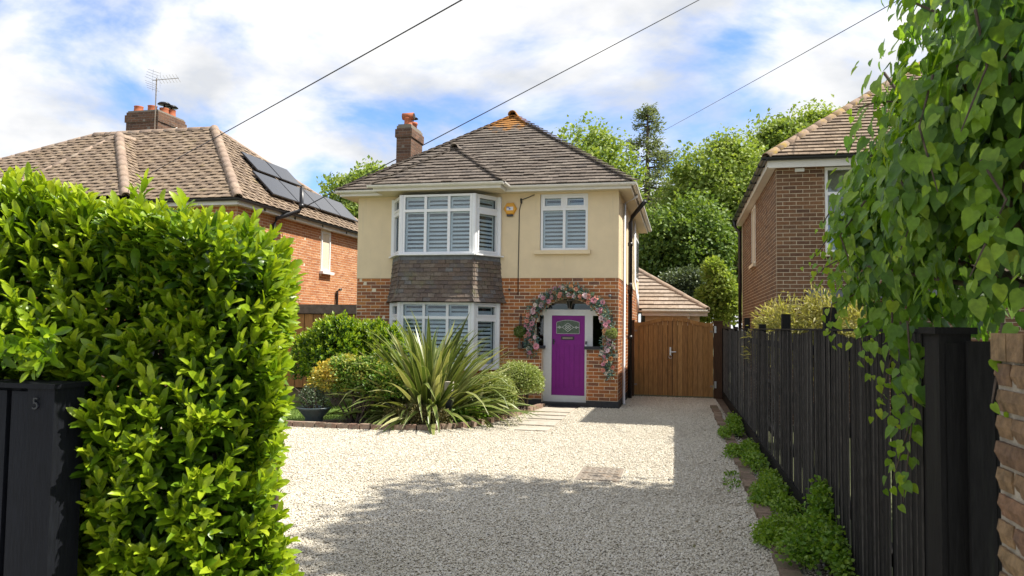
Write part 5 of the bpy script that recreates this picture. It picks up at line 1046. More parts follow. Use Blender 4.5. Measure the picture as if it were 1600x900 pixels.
# left entrance panel with number
lp = thing('slatted_screen', (-2.6, 2.65, 0), 'black slatted entrance panel with house number 5, in front of the hedge', 'screen')
MB().box(-2.675, -2.54, 2.60, 2.76, 0, 1.565).build('post', M['stain_navy'], lp)
for i in range(9): MB().box(-2.76 - i * .125, -2.685 - i * .125 + .012, 2.605 + .012 * (i % 2), 2.64, .02, 1.55).build('slat', M['stain_navy'], lp)
MB().box(-3.9, -2.675, 2.642, 2.665, .02, 1.56).build('backing_board', M['stain_navy'], lp); MB().box(-3.9, -2.53, 2.585, 2.775, 1.565, 1.585).build('top_cap', M['stain_navy'], lp)
text_obj(lp, '5', (-2.628, 2.596, 1.50), Matrix.Rotation(math.pi / 2, 4, 'X'), .07, M['digit'], 'number_digit', .004)

# ================================================================== things on the ground
mh = thing('manhole_cover', (-1.0, 9.5, 0), 'recessed twin plate metal manhole cover set in the gravel', 'manhole cover')
MB().box(-1.28, -.74, 9.06, 9.94, -.03, -.006).build('frame', M['iron'], mh)
for (a, b) in ((9.10, 9.48), (9.52, 9.90)):
    pl = MB().box(-1.24, -.78, a, b, -.006, 0.006).build('cover_plate', M['iron'], mh); tr = MB()
    for i in range(6):
        for j in range(5):
            x, y = -1.20 + i * .077, a + .05 + j * .07; s = .02 if (i + j) % 2 else -.02; tr.obox((x, y, .008), (.02, s, 0), (-s * .2, .004, 0), (0, 0, .002))
    tr.build('tread_pattern', M['iron'], pl)
path = MB().add([(-3.06, 13.0, -.006), (-2.3, 13.0, -.006), (-2.28, 17.19, -.006), (-3.1, 17.19, -.006)], [(0, 1, 2, 3)]).build('path', M['gravel_bed']); path['kind'] = 'structure'
for i, (y0, y1, x0, x1) in enumerate(((13.05, 13.5, -2.92, -2.32), (13.75, 14.5, -3.0, -2.32), (14.75, 15.25, -3.02, -2.33), (15.4, 15.85, -3.05, -2.35), (16.0, 16.85, -3.08, -2.36))):
    MB().box(x0, x1, y0, y1, -.004, .012 + .002 * (i % 2)).build('paving_slab', M['slab'], path)
def edging(name, label, pts, ln, w, h, m, cat, jitter=.01, seed=2, gap=.008):
    rnd = random.Random(seed); P = [Vector((x, y, 0)) for x, y in pts]; t = thing(name, P[0], label, cat); out = []
    L = [0]
    for a, b in zip(P, P[1:]): L.append(L[-1] + (b - a).length)
    s = 0
    while s + ln < L[-1]:
        l = ln * rnd.uniform(.95, 1.05); m_ = s + l / 2; k = max(i for i in range(len(L) - 1) if L[i] <= m_); d = (P[k + 1] - P[k]).normalized(); c = P[k] + d * (m_ - L[k]); n = Vector((-d.y, d.x, 0))
        c = c + n * rnd.uniform(-jitter, jitter) + Vector((0, 0, h / 2 + rnd.uniform(-jitter, jitter) * .6 - .01)); a = rnd.uniform(-.05, .05); d2 = d * math.cos(a) + n * math.sin(a); n2 = n * math.cos(a) - d * math.sin(a)
        out.append((c, d2 * (l / 2 - gap), n2 * (w / 2), Vector((0, 0, h / 2)))); s += l
    pieces(t, 'edging_brick', out, m, 300, variants=4); return t
edging('bed_edging', 'curved brick edging around the planted flower bed', [(-3.14, 16.95), (-3.22, 16.2), (-3.5, 14.3), (-3.72, 13.3), (-4.0, 12.85), (-4.4, 12.55), (-5.3, 12.32), (-7.0, 12.24), (-11.5, 12.15)], .21, .11, .10, M['edging'], 'edging')
edging('drive_kerb', 'row of worn brown bricks edging the gravel beside the black fence', [(.80, 5.2), (.80, 8), (.78, 12), (.74, 16), (.72, 18.3)], .42, .15, .06, M['kerbbrick'], 'kerb', .02, 6, .012)
# overhead cables
def cable(label, A, B, sag, r=.011):
    A, B = Vector(A), Vector(B); n = 24; pts = [A.lerp(B, i / n) - Vector((0, 0, sag * 4 * (i / n) * (1 - i / n))) for i in range(n + 1)]
    o = MB().tube(pts, r, 5).build('overhead_cable', M['black'], None, True); tag(o, label, 'cable', 'overhead cables')
cable('black overhead cable rising from the tan tiled roof with the aerial', (-14.89, 17.4, 5.583), (-1.085, 7.5, 5.933), .02, .010)
cable('black overhead cable passing behind the chimney of the cream house', (-11.5, 20.3, 5.19), (5.17, 30.0, 17.13), .03, .016)
cable('thin overhead cable rising from the trees towards the leafy climber', (-1.04, 40, 12.36), (4.395, 14, 8.045), .02, .010)
# ================================================================== planting
# ---- laurel hedge in the foreground
def shoots(pos, direc, nl, length, lsize, tint0, tint1, spread=0.95, seed=0):
    """leaves set spirally on short shoots; returns arrays"""
    n = len(pos); k = nl; t = (np.arange(k) + .5) / k
    direc = unitv(direc); ref = unitv(np.cross(direc, rdirs(n))); ref2 = np.cross(direc, ref); ph = RNG.uniform(0, 6.28, n)
    P, A, Nn, Sz, Tn = [], [], [], [], []
    for j in range(k):
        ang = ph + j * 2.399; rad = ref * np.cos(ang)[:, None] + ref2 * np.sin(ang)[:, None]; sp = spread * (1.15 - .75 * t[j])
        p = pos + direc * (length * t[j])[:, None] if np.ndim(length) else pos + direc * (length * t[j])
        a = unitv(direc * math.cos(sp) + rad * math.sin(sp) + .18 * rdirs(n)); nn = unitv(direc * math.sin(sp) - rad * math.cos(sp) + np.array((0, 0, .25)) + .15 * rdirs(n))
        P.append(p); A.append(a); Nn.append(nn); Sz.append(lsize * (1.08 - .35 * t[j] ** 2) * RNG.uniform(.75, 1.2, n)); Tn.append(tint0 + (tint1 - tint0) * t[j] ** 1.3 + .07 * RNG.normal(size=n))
    return np.concatenate(P), np.concatenate(A), np.concatenate(Nn), np.concatenate(Sz), np.concatenate(Tn)
def hedge():
    t = thing('laurel_hedge', (-3, 3.3, 0), 'large bright green laurel hedge filling the near corner of the drive', 'hedge')
    def surf(n, part):
        if part == 'front':
            x = RNG.uniform(-4.6, -1.80, n); z = RNG.uniform(.05, 2.3, n); y = 2.86 + .09 * np.sin(x * 4.1 + z * 2.7) + .07 * np.sin(z * 5.3 + x)
            corner = np.clip((x + 2.1) / .35, 0, 1); y = y + .35 * corner ** 2; d = np.stack([.25 + .9 * corner, -np.ones(n) + .4 * corner, np.full(n, .55)], 1)
            bulge = .09 * np.sin(z * 3.0 + 1.2) + .04 * np.sin(z * 9); x = x + bulge * corner - .07 * corner - .26 * corner * np.clip((z - 1.6) / .75, 0, 1) ** 1.5; 
            post = (x < -2.5) & (z < 1.58); y = np.where(post, y + .12, y)
        elif part == 'top':
            x = RNG.uniform(-4.6, -2.08, n); y = RNG.uniform(2.9, 3.7, n); z = 2.31 + .06 * np.sin(x * 3.3) + .04 * np.sin(y * 7 + x * 2) + .03 * np.clip((-2.4 - x), 0, 1.2) - .25 * np.clip((x + 2.45) / .35, 0, 1) ** 2; d = np.stack([RNG.normal(.1, .25, n), RNG.normal(-.25, .25, n), np.ones(n)], 1)
        else:
            y = RNG.uniform(3.05, 3.85, n); z = RNG.uniform(.05, 2.2, n); x = -1.87 - .24 * np.clip((z - 1.6) / .7, 0, 1) ** 1.5 - .62 * np.clip(y - 3.15, 0, 2) + .09 * np.sin(z * 3.0 + 1.2) + .05 * np.sin(z * 8 + y * 5); d = np.stack([np.ones(n), np.full(n, -.35), np.full(n, .55)], 1)
        return np.stack([x, y, z], 1), unitv(d + np.array((.25, 0, .45)) + .35 * rdirs(n))
    out = []
    for part, n in (('front', 1500), ('top', 800), ('side', 560)):
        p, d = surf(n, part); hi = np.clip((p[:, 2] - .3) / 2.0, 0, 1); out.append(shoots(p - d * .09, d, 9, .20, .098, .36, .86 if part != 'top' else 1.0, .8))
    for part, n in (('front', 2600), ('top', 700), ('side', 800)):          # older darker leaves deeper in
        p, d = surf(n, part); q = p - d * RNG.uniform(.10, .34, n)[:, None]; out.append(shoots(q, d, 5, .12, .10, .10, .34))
    for (x, y, z) in ((-2.5, 2.95, 2.34), (-1.93, 3.05, 2.16), (-1.86, 3.05, 1.10), (-1.84, 3.05, 1.20), (-1.87, 3.05, 1.62), (-3.1, 2.9, 2.38)):   # long stray shoots
        n = 2; out.append(shoots(np.array([(x, y, z)] * n) + .03 * RNG.normal(size=(n, 3)), np.array([(.5 if z < 2 else .1, -.1, .55 if z < 2 else 1.)] * n) + .2 * rdirs(n), 8, .13, .09, .5, 1.0, .8))
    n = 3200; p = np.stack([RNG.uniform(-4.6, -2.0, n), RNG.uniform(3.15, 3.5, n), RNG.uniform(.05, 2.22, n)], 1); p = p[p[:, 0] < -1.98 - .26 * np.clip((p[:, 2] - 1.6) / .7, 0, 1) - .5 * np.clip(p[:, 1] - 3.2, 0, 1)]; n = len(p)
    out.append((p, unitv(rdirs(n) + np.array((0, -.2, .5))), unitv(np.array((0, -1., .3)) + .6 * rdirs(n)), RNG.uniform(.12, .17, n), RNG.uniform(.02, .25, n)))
    n = 46; p = np.stack([RNG.uniform(-3.6, -2.50, n), RNG.uniform(2.62, 2.72, n), RNG.uniform(1.66, 1.8, n)], 1); out.append(shoots(p, np.array([(.2, -.8, -.1)] * n) + .35 * rdirs(n), 7, .12, .086, .3, .75))
    P, A, Nn, Sz, Tn = (np.concatenate([o[i] for o in out]) for i in range(5))
    k = (P[:, 2] > 0.01) & ~((P[:, 0] < -2.52) & (P[:, 1] < 2.79) & (P[:, 2] < 1.595)); P, A, Nn, Sz, Tn = P[k], A[k], Nn[k], Sz[k], np.clip(Tn[k], 0, 1)
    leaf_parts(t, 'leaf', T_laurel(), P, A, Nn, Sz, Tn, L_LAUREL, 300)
    # inner branches
    mb = MB(); rnd = random.Random(2)
    for i in range(26):
        x = rnd.uniform(-4.4, -2.0); y = rnd.uniform(3.1, 3.45); mb.tube([(x, y, 0), (x + rnd.uniform(-.1, .1), y, 1.0), (x + rnd.uniform(-.3, .2), y + rnd.uniform(-.15, .1), 2.2)], [.03, .02, .006], 6)
    mb.build('stems', M['bark'], t)
hedge()

# ---- climber on the fence end
def climber():
    t = thing('climbing_plant', (1.5, 3.8, 0), 'heart leaved climbing plant billowing over the black fence end', 'climber')
    cen = [(1.28, 5.35, 2.72), (1.22, 4.9, 2.4), (1.25, 4.3, 2.6), (1.2, 3.7, 2.75), (1.45, 5.6, 2.25), (1.45, 5.2, 2.65), (1.42, 4.7, 2.95), (1.42, 4.2, 3.2), (1.40, 3.6, 3.25), (1.4, 3.9, 2.7), (1.55, 5.15, 2.25), (1.5, 4.6, 2.55), (1.5, 4.1, 2.75), (1.45, 3.55, 2.95), (1.40, 3.0, 3.15), (1.45, 2.6, 3.1), (1.6, 3.3, 2.45), (1.6, 4.0, 2.25), (1.55, 2.6, 2.55), (1.7, 3.0, 2.2), (1.75, 3.6, 3.3), (1.9, 2.8, 2.7), (1.6, 2.25, 2.75)]
    rad = [(.32, .42, .4), (.3, .45, .45), (.3, .45, .5), (.3, .45, .5), (.42, .45, .42), (.42, .45, .5), (.42, .45, .5), (.42, .45, .5), (.42, .5, .55), (.42, .5, .5), (.45, .55, .5), (.45, .5, .55), (.45, .5, .55), (.45, .5, .55), (.42, .5, .55), (.40, .45, .6), (.45, .5, .5), (.45, .5, .42), (.42, .5, .5), (.5, .5, .35), (.5, .6, .6), (.5, .6, .6), (.4, .4, .5)]
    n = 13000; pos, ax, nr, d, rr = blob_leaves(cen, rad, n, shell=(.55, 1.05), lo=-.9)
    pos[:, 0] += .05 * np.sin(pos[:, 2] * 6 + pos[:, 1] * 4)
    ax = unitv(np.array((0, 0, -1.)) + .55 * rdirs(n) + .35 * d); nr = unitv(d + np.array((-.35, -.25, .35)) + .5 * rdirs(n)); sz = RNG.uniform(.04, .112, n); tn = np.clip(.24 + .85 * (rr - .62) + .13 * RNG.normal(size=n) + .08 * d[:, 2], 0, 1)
    P, A, N2, S2, T2 = [pos], [ax], [nr], [sz], [tn]; st = MB(); rnd = random.Random(14)
    def strand(a, b, k, s0, tint, bend=.1):
        k = int(k * 1.7)
        a, b = Vector(a), Vector(b); mid = a.lerp(b, .5) + Vector((rnd.uniform(-bend, bend), rnd.uniform(-bend, bend), rnd.uniform(0, bend))); pts = [a, a.lerp(mid, .6), mid, mid.lerp(b, .6), b]; st.tube(pts, [.006, .005, .005, .004, .002], 5)
        s = np.linspace(0.05, 1, k); q = np.array([tuple((a * (1 - u) ** 2 + mid * 2 * u * (1 - u) + b * u * u)) for u in s]) + .035 * RNG.normal(size=(k, 3))
        P.append(q); A.append(unitv(np.array((0, 0, -1.)) + .6 * rdirs(k))); N2.append(unitv(np.array((-.5, -.7, .3)) + .6 * rdirs(k))); S2.append(s0 * (1.15 - .6 * s) * RNG.uniform(.8, 1.2, k)); T2.append(np.clip(tint + .35 * s + .1 * RNG.normal(size=k), 0, 1))
    strand((1.12, 4.7, 1.95), (1.06, 4.75, 1.62), 16, .07, .45); strand((1.10, 4.2, 1.9), (1.06, 4.25, 1.05), 22, .085, .3); strand((1.08, 4.0, 1.9), (1.05, 4.0, 1.02), 20, .085, .3); strand((1.10, 4.35, 1.95), (1.05, 4.5, 1.35), 16, .08, .45)
    strand((1.15, 5.4, 2.1), (1.02, 5.7, 1.78), 16, .07, .5); strand((1.15, 5.4, 2.5), (.90, 5.6, 2.35), 14, .065, .5); strand((1.10, 5.2, 2.3), (.86, 5.5, 2.22), 14, .065, .5); strand((1.12, 4.2, 3.05), (.93, 4.35, 3.07), 8, .075, .3, .03); strand((1.05, 3.4, 3.2), (.92, 3.6, 3.42), 7, .07, .4)
    strand((1.2, 5.5, 2.7), (1.0, 5.8, 2.62), 12, .06, .5); strand((1.1, 3.1, 2.5), (1.02, 3.0, 2.05), 12, .08, .35); strand((1.2, 2.6, 2.3), (1.12, 2.55, 1.9), 10, .085, .3); strand((.98, 2.62, 1.88), (.93, 2.58, 1.62), 5, .06, .4); strand((1.2, 2.4, 2.6), (1.0, 2.42, 2.15), 10, .08, .4)
    strand((1.0, 3.3, 2.9), (.98, 3.2, 2.4), 14, .08, .4); strand((1.02, 2.9, 3.0), (.95, 2.85, 2.55), 14, .085, .4); strand((1.02, 3.9, 2.6), (1.0, 3.85, 2.2), 14, .08, .45); strand((1.03, 4.6, 2.6), (.98, 4.7, 2.2), 14, .075, .45)
    P, A, N2, S2, T2 = (np.concatenate(q) for q in (P, A, N2, S2, T2)); k = np.linalg.norm(P - np.array((0, 0, 1.85)), axis=1) > 2.2
    k &= ~((P[:, 0] > .9) & (P[:, 0] < 1.2) & (P[:, 1] < 2.66) & (P[:, 2] < 1.83) & (S2 > .075))
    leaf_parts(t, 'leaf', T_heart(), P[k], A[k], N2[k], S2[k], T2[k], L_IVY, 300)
    for i in range(16):
        c = Vector(cen[i % len(cen)]); st.tube([(1.55 + rnd.uniform(-.1, .1), 3.9 + rnd.uniform(-.4, .4), 1.2), (1.55, 3.7, 2.0), c + Vector((rnd.uniform(-.3, .1), rnd.uniform(-.3, .3), rnd.uniform(-.2, .4)))], [.03, .02, .008], 6)
    for i in range(3): st.tube([(1.5 + .1 * i, 3.8 + .2 * i, 0), (1.52, 3.8, 1.3), (1.55, 3.7, 2.2)], [.045, .04, .02], 7)
    st.build('stems', M['bark'], t)
climber()

# ---- flower bed
def phormium():
    t = thing('flax_plant', (-4.85, 14.0, 0), 'big spiky New Zealand flax with arching striped leaves before the bay', 'flax plant')
    rnd = random.Random(21); meshes = []
    def blade(L, arch, w, fold, tint):
        n = 8; vs = []; fs = []; tn = []; ang = 0; y = z = 0; step = L / n
        for i in range(n + 1):
            q = i / n; a = arch * q ** 2.0; y_, z_ = y, z
            ww = w * (min(1, .45 + 1.6 * q) if q < .35 else 1.0) * max(0.02, (1 - max(0, (q - .45) / .55) ** 1.7))
            vs += [(-ww, y, z + fold * ww), (-ww * .72, y, z + fold * ww * .6), (0, y, z), (ww * .72, y, z + fold * ww * .6), (ww, y, z + fold * ww)]; tn += [.85, tint, tint * .85, tint, .85]
            y += step * math.sin(a); z += step * math.cos(a)
        for i in range(n):
            for k in range(4): fs.append((i * 5 + k, i * 5 + k + 1, i * 5 + 6 + k, i * 5 + 5 + k))
        me = MB().add(vs, fs).mesh('leaf', L_PHORM, True); at = me.attributes.new('tint', 'FLOAT', 'POINT'); at.data.foreach_set('value', np.array(tn, np.float32)); return me
    for i in range(26): meshes.append((blade(1.0, rnd.uniform(.25, 1.25), rnd.uniform(.020, .031), .4, rnd.choice((.02, .1, .2, .3, .45, .6, .75))), 0))
    bent = [blade(1.0, rnd.uniform(1.7, 2.7), rnd.uniform(.018, .028), .35, rnd.uniform(.15, .6)) for _ in range(10)]
    def add(me, base_, az, tilt, L, roll=0):
        d = Matrix.Rotation(az, 4, 'Z') @ Matrix.Rotation(-tilt, 4, 'X') @ Matrix.Rotation(roll, 4, 'Z')
        o = bpy.data.objects.new('leaf', me); link(o, t, Matrix.Translation(base_) @ d @ Matrix.Scale(L, 4))
    N = 370
    for i in range(N):
        q = (i + .5) / N; az = i * 2.39996; tilt = .05 + 1.40 * q ** 0.72 + rnd.uniform(-.08, .08); r = .28 * q ** .5
        b = Vector((-4.85 - math.sin(az) * r * 1.3, 13.95 + math.cos(az) * r, .04)); L = 2.2 * rnd.uniform(.8, 1.04) * (1 - .10 * q)
        me = rnd.choice(bent) if rnd.random() < .08 + .34 * q else rnd.choice(meshes)[0]
        add(me, b, az + rnd.uniform(-.15, .15), tilt, L, rnd.uniform(-.5, .5))
    for (az, tilt, L) in ((2.5, 1.25, 1.5), (-2.9, 1.35, 1.4), (-2.4, 1.3, 1.6), (2.9, 1.15, 1.5), (3.2, 1.05, 1.55), (-2.0, 1.4, 1.7), (-1.75, 1.35, 1.8), (-1.2, 1.2, 1.7), (-2.7, 1.0, 1.6)): add(rnd.choice(bent), Vector((-4.85, 13.8, .1)), az, tilt, L)
    n = 260; a = RNG.uniform(0, 6.28, n); pos = np.stack([-4.85 + .5 * RNG.normal(size=n), 13.9 + .4 * RNG.normal(size=n), RNG.uniform(0, .2, n)], 1)
    foliage('dead_leaf_litter', t, T_strip(.05), pos, unitv(rdirs(n) + np.array((0, 0, .3))), rdirs(n), RNG.uniform(.3, .7, n), np.full(n, .78), L_PHORM, kind='stuff')
phormium()
def shrub(name, label, base_, cen, rad, n, size, tint, m, tpl=None, cat='shrub', tintf=None, up=.5, shell=(.55, 1.05), stems=10, group=None, lo=-.5, tn_sd=.16, stem_top=None):
    t = thing(name, base_, label, cat, group); pos, ax, nr, d, rr = blob_leaves(cen, rad, n, up=up, shell=shell, lo=lo); ax = unitv(ax + d * .5 + np.array((0, 0, up * .6)))
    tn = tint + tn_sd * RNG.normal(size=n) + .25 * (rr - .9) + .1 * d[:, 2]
    if tintf is not None: tn = tn + tintf(pos)
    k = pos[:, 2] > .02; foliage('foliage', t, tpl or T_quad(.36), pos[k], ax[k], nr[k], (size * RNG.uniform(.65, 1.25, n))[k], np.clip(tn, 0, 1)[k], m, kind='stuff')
    if stems:
        mb = MB(); rnd = random.Random(n); b = Vector(base_)
        for i in range(stems):
            c = Vector(cen[i % len(cen)]); s = b + Vector((rnd.uniform(-.15, .15), rnd.uniform(-.15, .15), 0)); e = c + Vector((rnd.uniform(-.3, .3), rnd.uniform(-.3, .3), rnd.uniform(-.1, .3))); mb.tube([s, s.lerp(e, .5) + Vector((0, 0, .05)), e], [.022, .015, .006], 6)
        mb.build('stems', M['bark'], t)
    return t
# laurel bush in front of the house corner
def laurel_bush():
    t = thing('laurel_bush', (-7.6, 15.5, 0), 'round bright green laurel bush by the house corner, behind the variegated shrub', 'shrub')
    cen = [(-7.6, 15.5, 1.05), (-7.0, 15.7, 1.25), (-8.15, 15.5, .95), (-7.5, 15.3, 1.35), (-6.6, 15.8, 1.15)]; rad = [(.8, .7, .85), (.6, .5, .65), (.55, .5, .7), (.55, .5, .65), (.5, .5, .7)]
    p, ax, nr, d, rr = blob_leaves(cen, rad, 1900, shell=(.85, 1.02), lo=-.5)
    q = shoots(p - d * .06, unitv(d + np.array((0, 0, .7))), 7, .13, .085, .25, .95); p2, ax, nr, d2, rr = blob_leaves(cen, rad, 900, shell=(.6, .85), lo=-.6); q2 = shoots(p2, d2, 4, .1, .10, .0, .2)
    P, A, Nn, Sz, Tn = (np.concatenate([q[i], q2[i]]) for i in range(5)); foliage('foliage', t, T_quad(.22), P, A, Nn, Sz * 1.15, np.clip(Tn, 0, 1), L_LAUREL, kind='stuff')
    mb = MB()
    for c in cen: mb.tube([(-7.6, 15.5, 0), (c[0], c[1], c[2])], [.05, .015], 6)
    mb.build('stems', M['bark'], t)
laurel_bush()
shrub('variegated_shrub', 'rounded variegated shrub, yellow on one half, at the corner of the bed', (-6.0, 13.15, 0), [(-6.55, 13.1, .74), (-6.0, 13.15, .78), (-5.5, 13.15, .72), (-6.25, 13.0, .95), (-5.75, 13.0, .92), (-5.3, 13.1, .66)], [(.38, .36, .36), (.42, .40, .42), (.4, .38, .40), (.35, .32, .28), (.36, .32, .30), (.28, .3, .30)], 15000, .058, .30, L_VAR, tintf=lambda p: np.where(p[:, 0] < -6.35 + .12 * np.sin(p[:, 2] * 9), .48, .0) + .22 * (np.sin(p[:, 0] * 9) * np.sin(p[:, 2] * 11 + 1) > .55), stems=16)
shrub('box_shrub', 'clipped pale green box shrub beside the door, the taller one', (-3.38, 15.75, 0), [(-3.52, 15.8, .66), (-3.25, 15.75, .62), (-3.4, 15.7, .74)], [(.42, .42, .40), (.34, .4, .38), (.42, .4, .30)], 15000, .036, .6, L_BOX, shell=(.8, 1.03), group='clipped shrubs by the door')
shrub('box_shrub', 'clipped round cream green box shrub before the taller one by the door', (-3.62, 14.7, 0), [(-3.72, 14.75, .45), (-3.56, 14.6, .40)], [(.40, .40, .42), (.30, .34, .36)], 13000, .036, .66, L_BOX, shell=(.8, 1.03), group='clipped shrubs by the door')
shrub('heath_plant', 'low bronze green mounded plant at the front edge of the bed', (-4.7, 12.85, 0), [(-5.05, 12.85, .12), (-4.75, 12.8, .16), (-4.45, 12.8, .15), (-4.25, 12.9, .12)], [(.3, .26, .22), (.3, .26, .24), (.3, .26, .24), (.22, .2, .2)], 5200, .036, .45, L_HEATH, stems=6, shell=(.5, 1.1))
shrub('ground_cover', 'small fresh green perennial under the flax leaves near the edging', (-3.95, 13.6, 0), [(-3.9, 13.7, .1), (-4.05, 13.35, .1), (-3.75, 14.0, .12)], [(.22, .25, .2), (.2, .2, .18), (.18, .22, .2)], 1800, .06, .5, L_WEED, stems=0, cat='perennial')
po = thing('planter_bowl', (-6.62, 12.75, 0), 'dark glazed bowl planter on the lawn edge beside the hedge', 'planter')
MB().lathe((-6.66, 12.72, 0), [(.15, 0), (.16, .03), (.17, .12), (.30, .27), (.33, .30), (.31, .31), (.26, .28), (.02, .27)], 20).build('bowl', M['potglaze'], po, True)
shrub('potted_heather', 'wispy grey brown plant growing in the dark bowl planter', (-6.66, 12.72, .28), [(-6.66, 12.72, .42), (-6.75, 12.75, .5)], [(.26, .24, .2), (.2, .2, .2)], 1500, .035, .3, L_GREY, stems=8, cat='potted plant')
sl = thing('garden_light', (-4.28, 13.3, 0), 'square topped dark garden light post among the flax leaves', 'garden light')
MB().box(-4.29, -4.19, 13.28, 13.38, 0, .62).build('post', M['black'], sl); MB().box(-4.31, -4.17, 13.26, 13.40, .63, .80).build('lamp_head', M['slab'], sl)
# grass on the lawn
n = 9000; x = RNG.uniform(-9, -5.4, n); y = RNG.uniform(12.45, 16.5, n); k = ~in_poly(x, y, [(-7.3, 12.35), (-5.3, 12.4), (-5.9, 13.9), (-7.2, 12.9)])
o = foliage('lawn_grass', None, T_strip(.07), np.stack([x, y, np.zeros(n)], 1)[k], unitv(np.array((0, 0, 1.)) + .5 * rdirs(n))[k], rdirs(n)[k], RNG.uniform(.04, .08, n)[k], RNG.uniform(.2, 1, n)[k], L_GRASS); tag(o, 'short green lawn grass beside the flower bed', 'grass', kind='stuff')

n = 420; x = np.concatenate([RNG.uniform(-4.5, .9, n // 2), RNG.normal(.55, .25, n - n // 2)]); y = RNG.uniform(5, 18, n); k = in_poly(x, y, DRIVE)
o = foliage('leaf_litter', None, T_quad(.3), np.stack([x, y, np.full(n, .012)], 1)[k], unitv(rdirs(n) * np.array((1, 1, .15)))[k], unitv(np.array((0, 0, 1.)) + .4 * rdirs(n))[k], RNG.uniform(.02, .05, n)[k], RNG.uniform(0, 1, n)[k], L_HEATH); tag(o, 'small dry fallen leaves scattered over the gravel', 'leaf litter', kind='stuff')
# ---- weeds along the fence
def weed(label, blobs, n, size, tint=.55):
    shrub('weed_clump', label, (blobs[0][0], blobs[0][1], 0), [(b[0], b[1], b[2]) for b in blobs], [(b[3], b[4], b[5]) for b in blobs], n, size, tint, L_WEED, stems=0, cat='weeds', group='weeds along the fence', tpl=T_quad(.45), shell=(.2, 1.3), lo=-.1, tn_sd=.26)
weed('tall bushy weed clump against the fence, nearest the camera', [(1.04, 6.3, .15, .15, .3, .22), (1.10, 6.55, .3, .10, .2, .25), (.92, 6.2, .10, .16, .26, .14), (1.08, 6.0, .2, .1, .22, .16), (1.14, 6.75, .36, .05, .12, .2)], 5200, .035, .5)
weed('spreading yellow green weed mat on the kerb bricks near the tall clump', [(.80, 6.95, .05, .16, .28, .09), (.88, 7.2, .06, .14, .2, .08), (.74, 6.75, .04, .12, .15, .07)], 2400, .033, .8)
weed('weed mat along the gravel board halfway down the fence', [(1.0, 7.9, .06, .12, .45, .10), (.95, 8.7, .06, .15, .4, .12), (.86, 8.45, .05, .14, .25, .09), (1.02, 9.3, .06, .1, .35, .1), (.80, 8.2, .04, .1, .2, .07)], 4200, .034, .65)
weed('leafy weed clump between kerb bricks past the middle of the fence', [(.94, 10.4, .07, .13, .5, .12), (.86, 11.2, .06, .12, .3, .1), (.72, 11.3, .05, .10, .35, .09), (.98, 11.6, .07, .1, .4, .1)], 3400, .036, .6)
weed('small weed tuft near the far end of the drive kerb', [(.93, 14.4, .08, .11, .6, .15), (.90, 13.5, .06, .11, .3, .12), (.70, 13.2, .05, .08, .4, .1)], 3000, .036, .6)
weed('sparse seedlings in the gravel beside the kerb', [(.58, 9.2, .01, .12, .3, .04), (.62, 9.8, .01, .1, .2, .04)], 260, .035, .55)
weed('thin straggling weed stems at the foot of the nearest fence boards', [(1.10, 5.75, .12, .05, .2, .14), (1.12, 5.35, .08, .05, .25, .1), (1.13, 5.0, .05, .04, .2, .06)], 900, .035, .55)
# yellow bamboo beyond the fence
shrub('bamboo_bush', 'feathery yellow bamboo bush showing above the black fence', (1.95, 12.6, 0), [(1.6, 12.8, 1.75), (2.1, 12.5, 1.9), (2.55, 12.4, 1.8), (1.45, 13.2, 1.6), (2.3, 12.8, 1.6)], [(.42, .5, .55), (.45, .5, .52), (.42, .5, .5), (.35, .4, .55), (.5, .5, .6)], 6500, .11, .6, L_BAMBOO, tpl=T_quad(.12), cat='bush', stems=24, shell=(.4, 1.1), lo=-.8)

# ---- trees
tree('leafy_tree', 'light green tree between the two roofs', (-15.9, 34.5, 0), 5, (-15.6, 34.5, 7.2), (2.7, 2.4, 2.7), 50, 18000, .25, .7, seed=3, group='trees behind the houses')
tree('leafy_tree', 'green tree just peeping over the chimney side of the cream roof', (-10.6, 36, 0), 5, (-10.6, 36, 7.4), (3.2, 2.6, 2.95), 50, 18000, .28, .66, seed=4, group='trees behind the houses')
tree('leafy_tree', 'bright green tree rising over the gutter side of the cream roof', (-4.4, 33, 0), 5, (-4.7, 33, 7.3), (3.3, 2.6, 3.7), 70, 30000, .24, .72, seed=5, group='trees behind the houses')
tree('leafy_tree', 'tall airy pale green tree with visible branching limbs beside the conifer', (1.9, 34, 0), 6, (1.6, 34, 7.6), (2.5, 2.4, 3.0), 70, 26000, .22, .78, seed=6, group='trees behind the houses', tr=.26, limbs=40, cl=(.15, .24))
tree('leafy_tree', 'yellow green tree showing above the brown brick house roof', (6.2, 41, 0), 8, (6.2, 41, 10.6), (3.6, 3, 3.0), 64, 22000, .26, .78, seed=7, group='trees behind the houses', limbs=30, cl=(.15, .24))
tree('leafy_tree', 'dense dark green tree low between the houses', (0.2, 29.5, 0), 2, (0.1, 29.5, 4.5), (2.0, 1.6, 2.6), 60, 26000, .2, .38, seed=8, group='trees behind the houses', cl=(.2, .32))
tree('leafy_tree', 'mid green tree behind the conifer, lower than it', (-1.0, 46, 0), 5, (-.6, 46, 7.0), (4.2, 2.5, 4.0), 60, 22000, .34, .55, seed=9, group='trees behind the houses')
tree('leafy_tree', 'deep green tree filling the gap beside the brown brick house', (3.3, 39, 0), 5, (3.2, 39, 6.0), (2.6, 2.2, 4.4), 60, 20000, .28, .55, seed=10, group='trees behind the houses')
shrub('garden_shrub', 'grey green shrub above the garage roof hip', (-.1, 26.9, 0), [(-.1, 26.9, 3.0), (.35, 26.9, 3.2), (-.45, 27, 3.0)], [(.7, .6, .9), (.55, .5, .8), (.5, .5, .8)], 7000, .10, .5, L_GREY, stems=10)
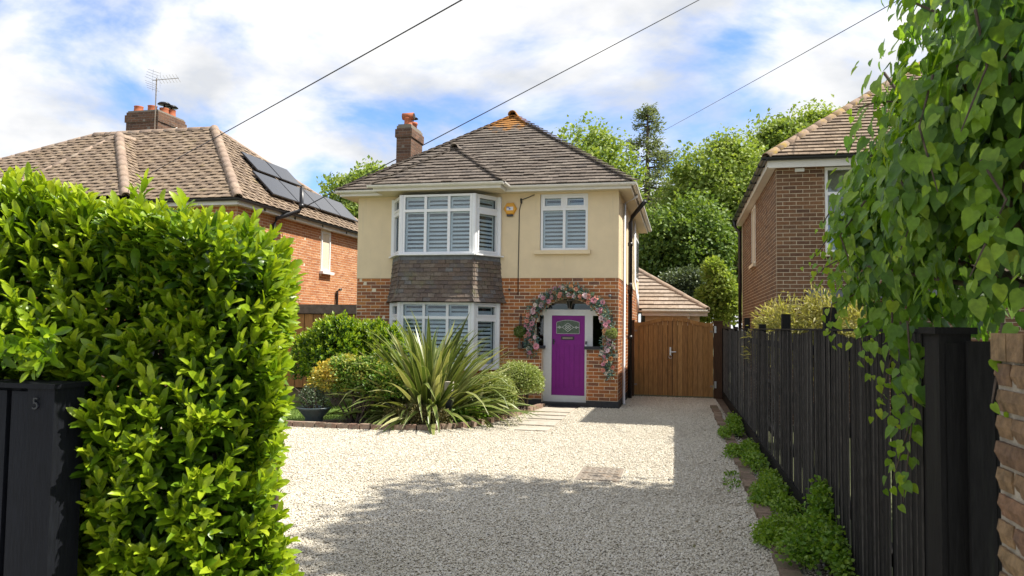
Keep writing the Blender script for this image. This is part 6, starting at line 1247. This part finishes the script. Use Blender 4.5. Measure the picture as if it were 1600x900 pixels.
shrub('garden_shrub', 'bright lime green shrub beside the garage at the fence end', (1.15, 26.0, 0), [(1.1, 26, 2.4), (1.3, 25.9, 3.1), (1.05, 26, 3.7), (1.5, 26, 2.6), (.8, 26, 2.7)], [(.65, .5, .8), (.5, .5, .65), (.38, .4, .5), (.45, .5, .6), (.4, .4, .6)], 7500, .13, .85, L_TREE, stems=12)
def conifer():
    t = thing('conifer_tree', (-2.0, 42, 0), 'tall grey green conifer spire rising behind the cream house', 'tree'); rnd = random.Random(31); H = 14.4; P, A, Nn, S2 = [], [], [], []; mb = MB()
    mb.tube([(-2, 42, 0), (-1.95, 42, 7), (-1.9, 42, H)], [.3, .2, .03], 8)
    for i in range(150):
        q = rnd.random() ** .8; z = 2.5 + (H - 2.6) * q; L = (1 - q) ** .75 * 3.5 * rnd.uniform(.55, 1.1) + .25; az = rnd.random() * 6.283; dr = np.array((math.cos(az), math.sin(az), .10)); b = np.array((-1.93, 42, z)); e = b + dr * L; n = int(30 + 36 * L)
        s = RNG.uniform(.25, 1, n) ** .7; p = b + (e - b) * s[:, None] + np.stack([RNG.normal(0, .10 + .05 * L, n), RNG.normal(0, .10 + .05 * L, n), -.25 * L * s ** 2 * .5 + RNG.normal(-.06, .13, n)], 1)
        P.append(p); A.append(unitv(dr * .7 + .7 * rdirs(n) + np.array((0, 0, -.1)))); Nn.append(unitv(np.array((0, 0, 1.)) + .8 * rdirs(n))); S2.append(RNG.uniform(.12, .26, n)); mb.tube([tuple(b), tuple(e + np.array((0, 0, -.12 * L)))], [.04, .01], 4)
    P, A, Nn, S2 = (np.concatenate(q) for q in (P, A, Nn, S2)); foliage('crown', t, T_quad(.2), P, A, Nn, S2, np.clip(.45 + .22 * RNG.normal(size=len(P)), 0, 1), L_CONIFER); mb.build('trunk', M['bark'], t, True)
conifer()
# the tree in the next garden whose shade lies across the drive
tree('leafy_tree', 'broad garden tree beyond the climber, shading the near drive', (5.9, 8.0, 0), 5, (5.4, 7.95, 8.3), (2.5, 2.3, 3.3), 52, 22000, .24, .55, seed=12, tr=.25, cl=(.28, .46), fill=.06)
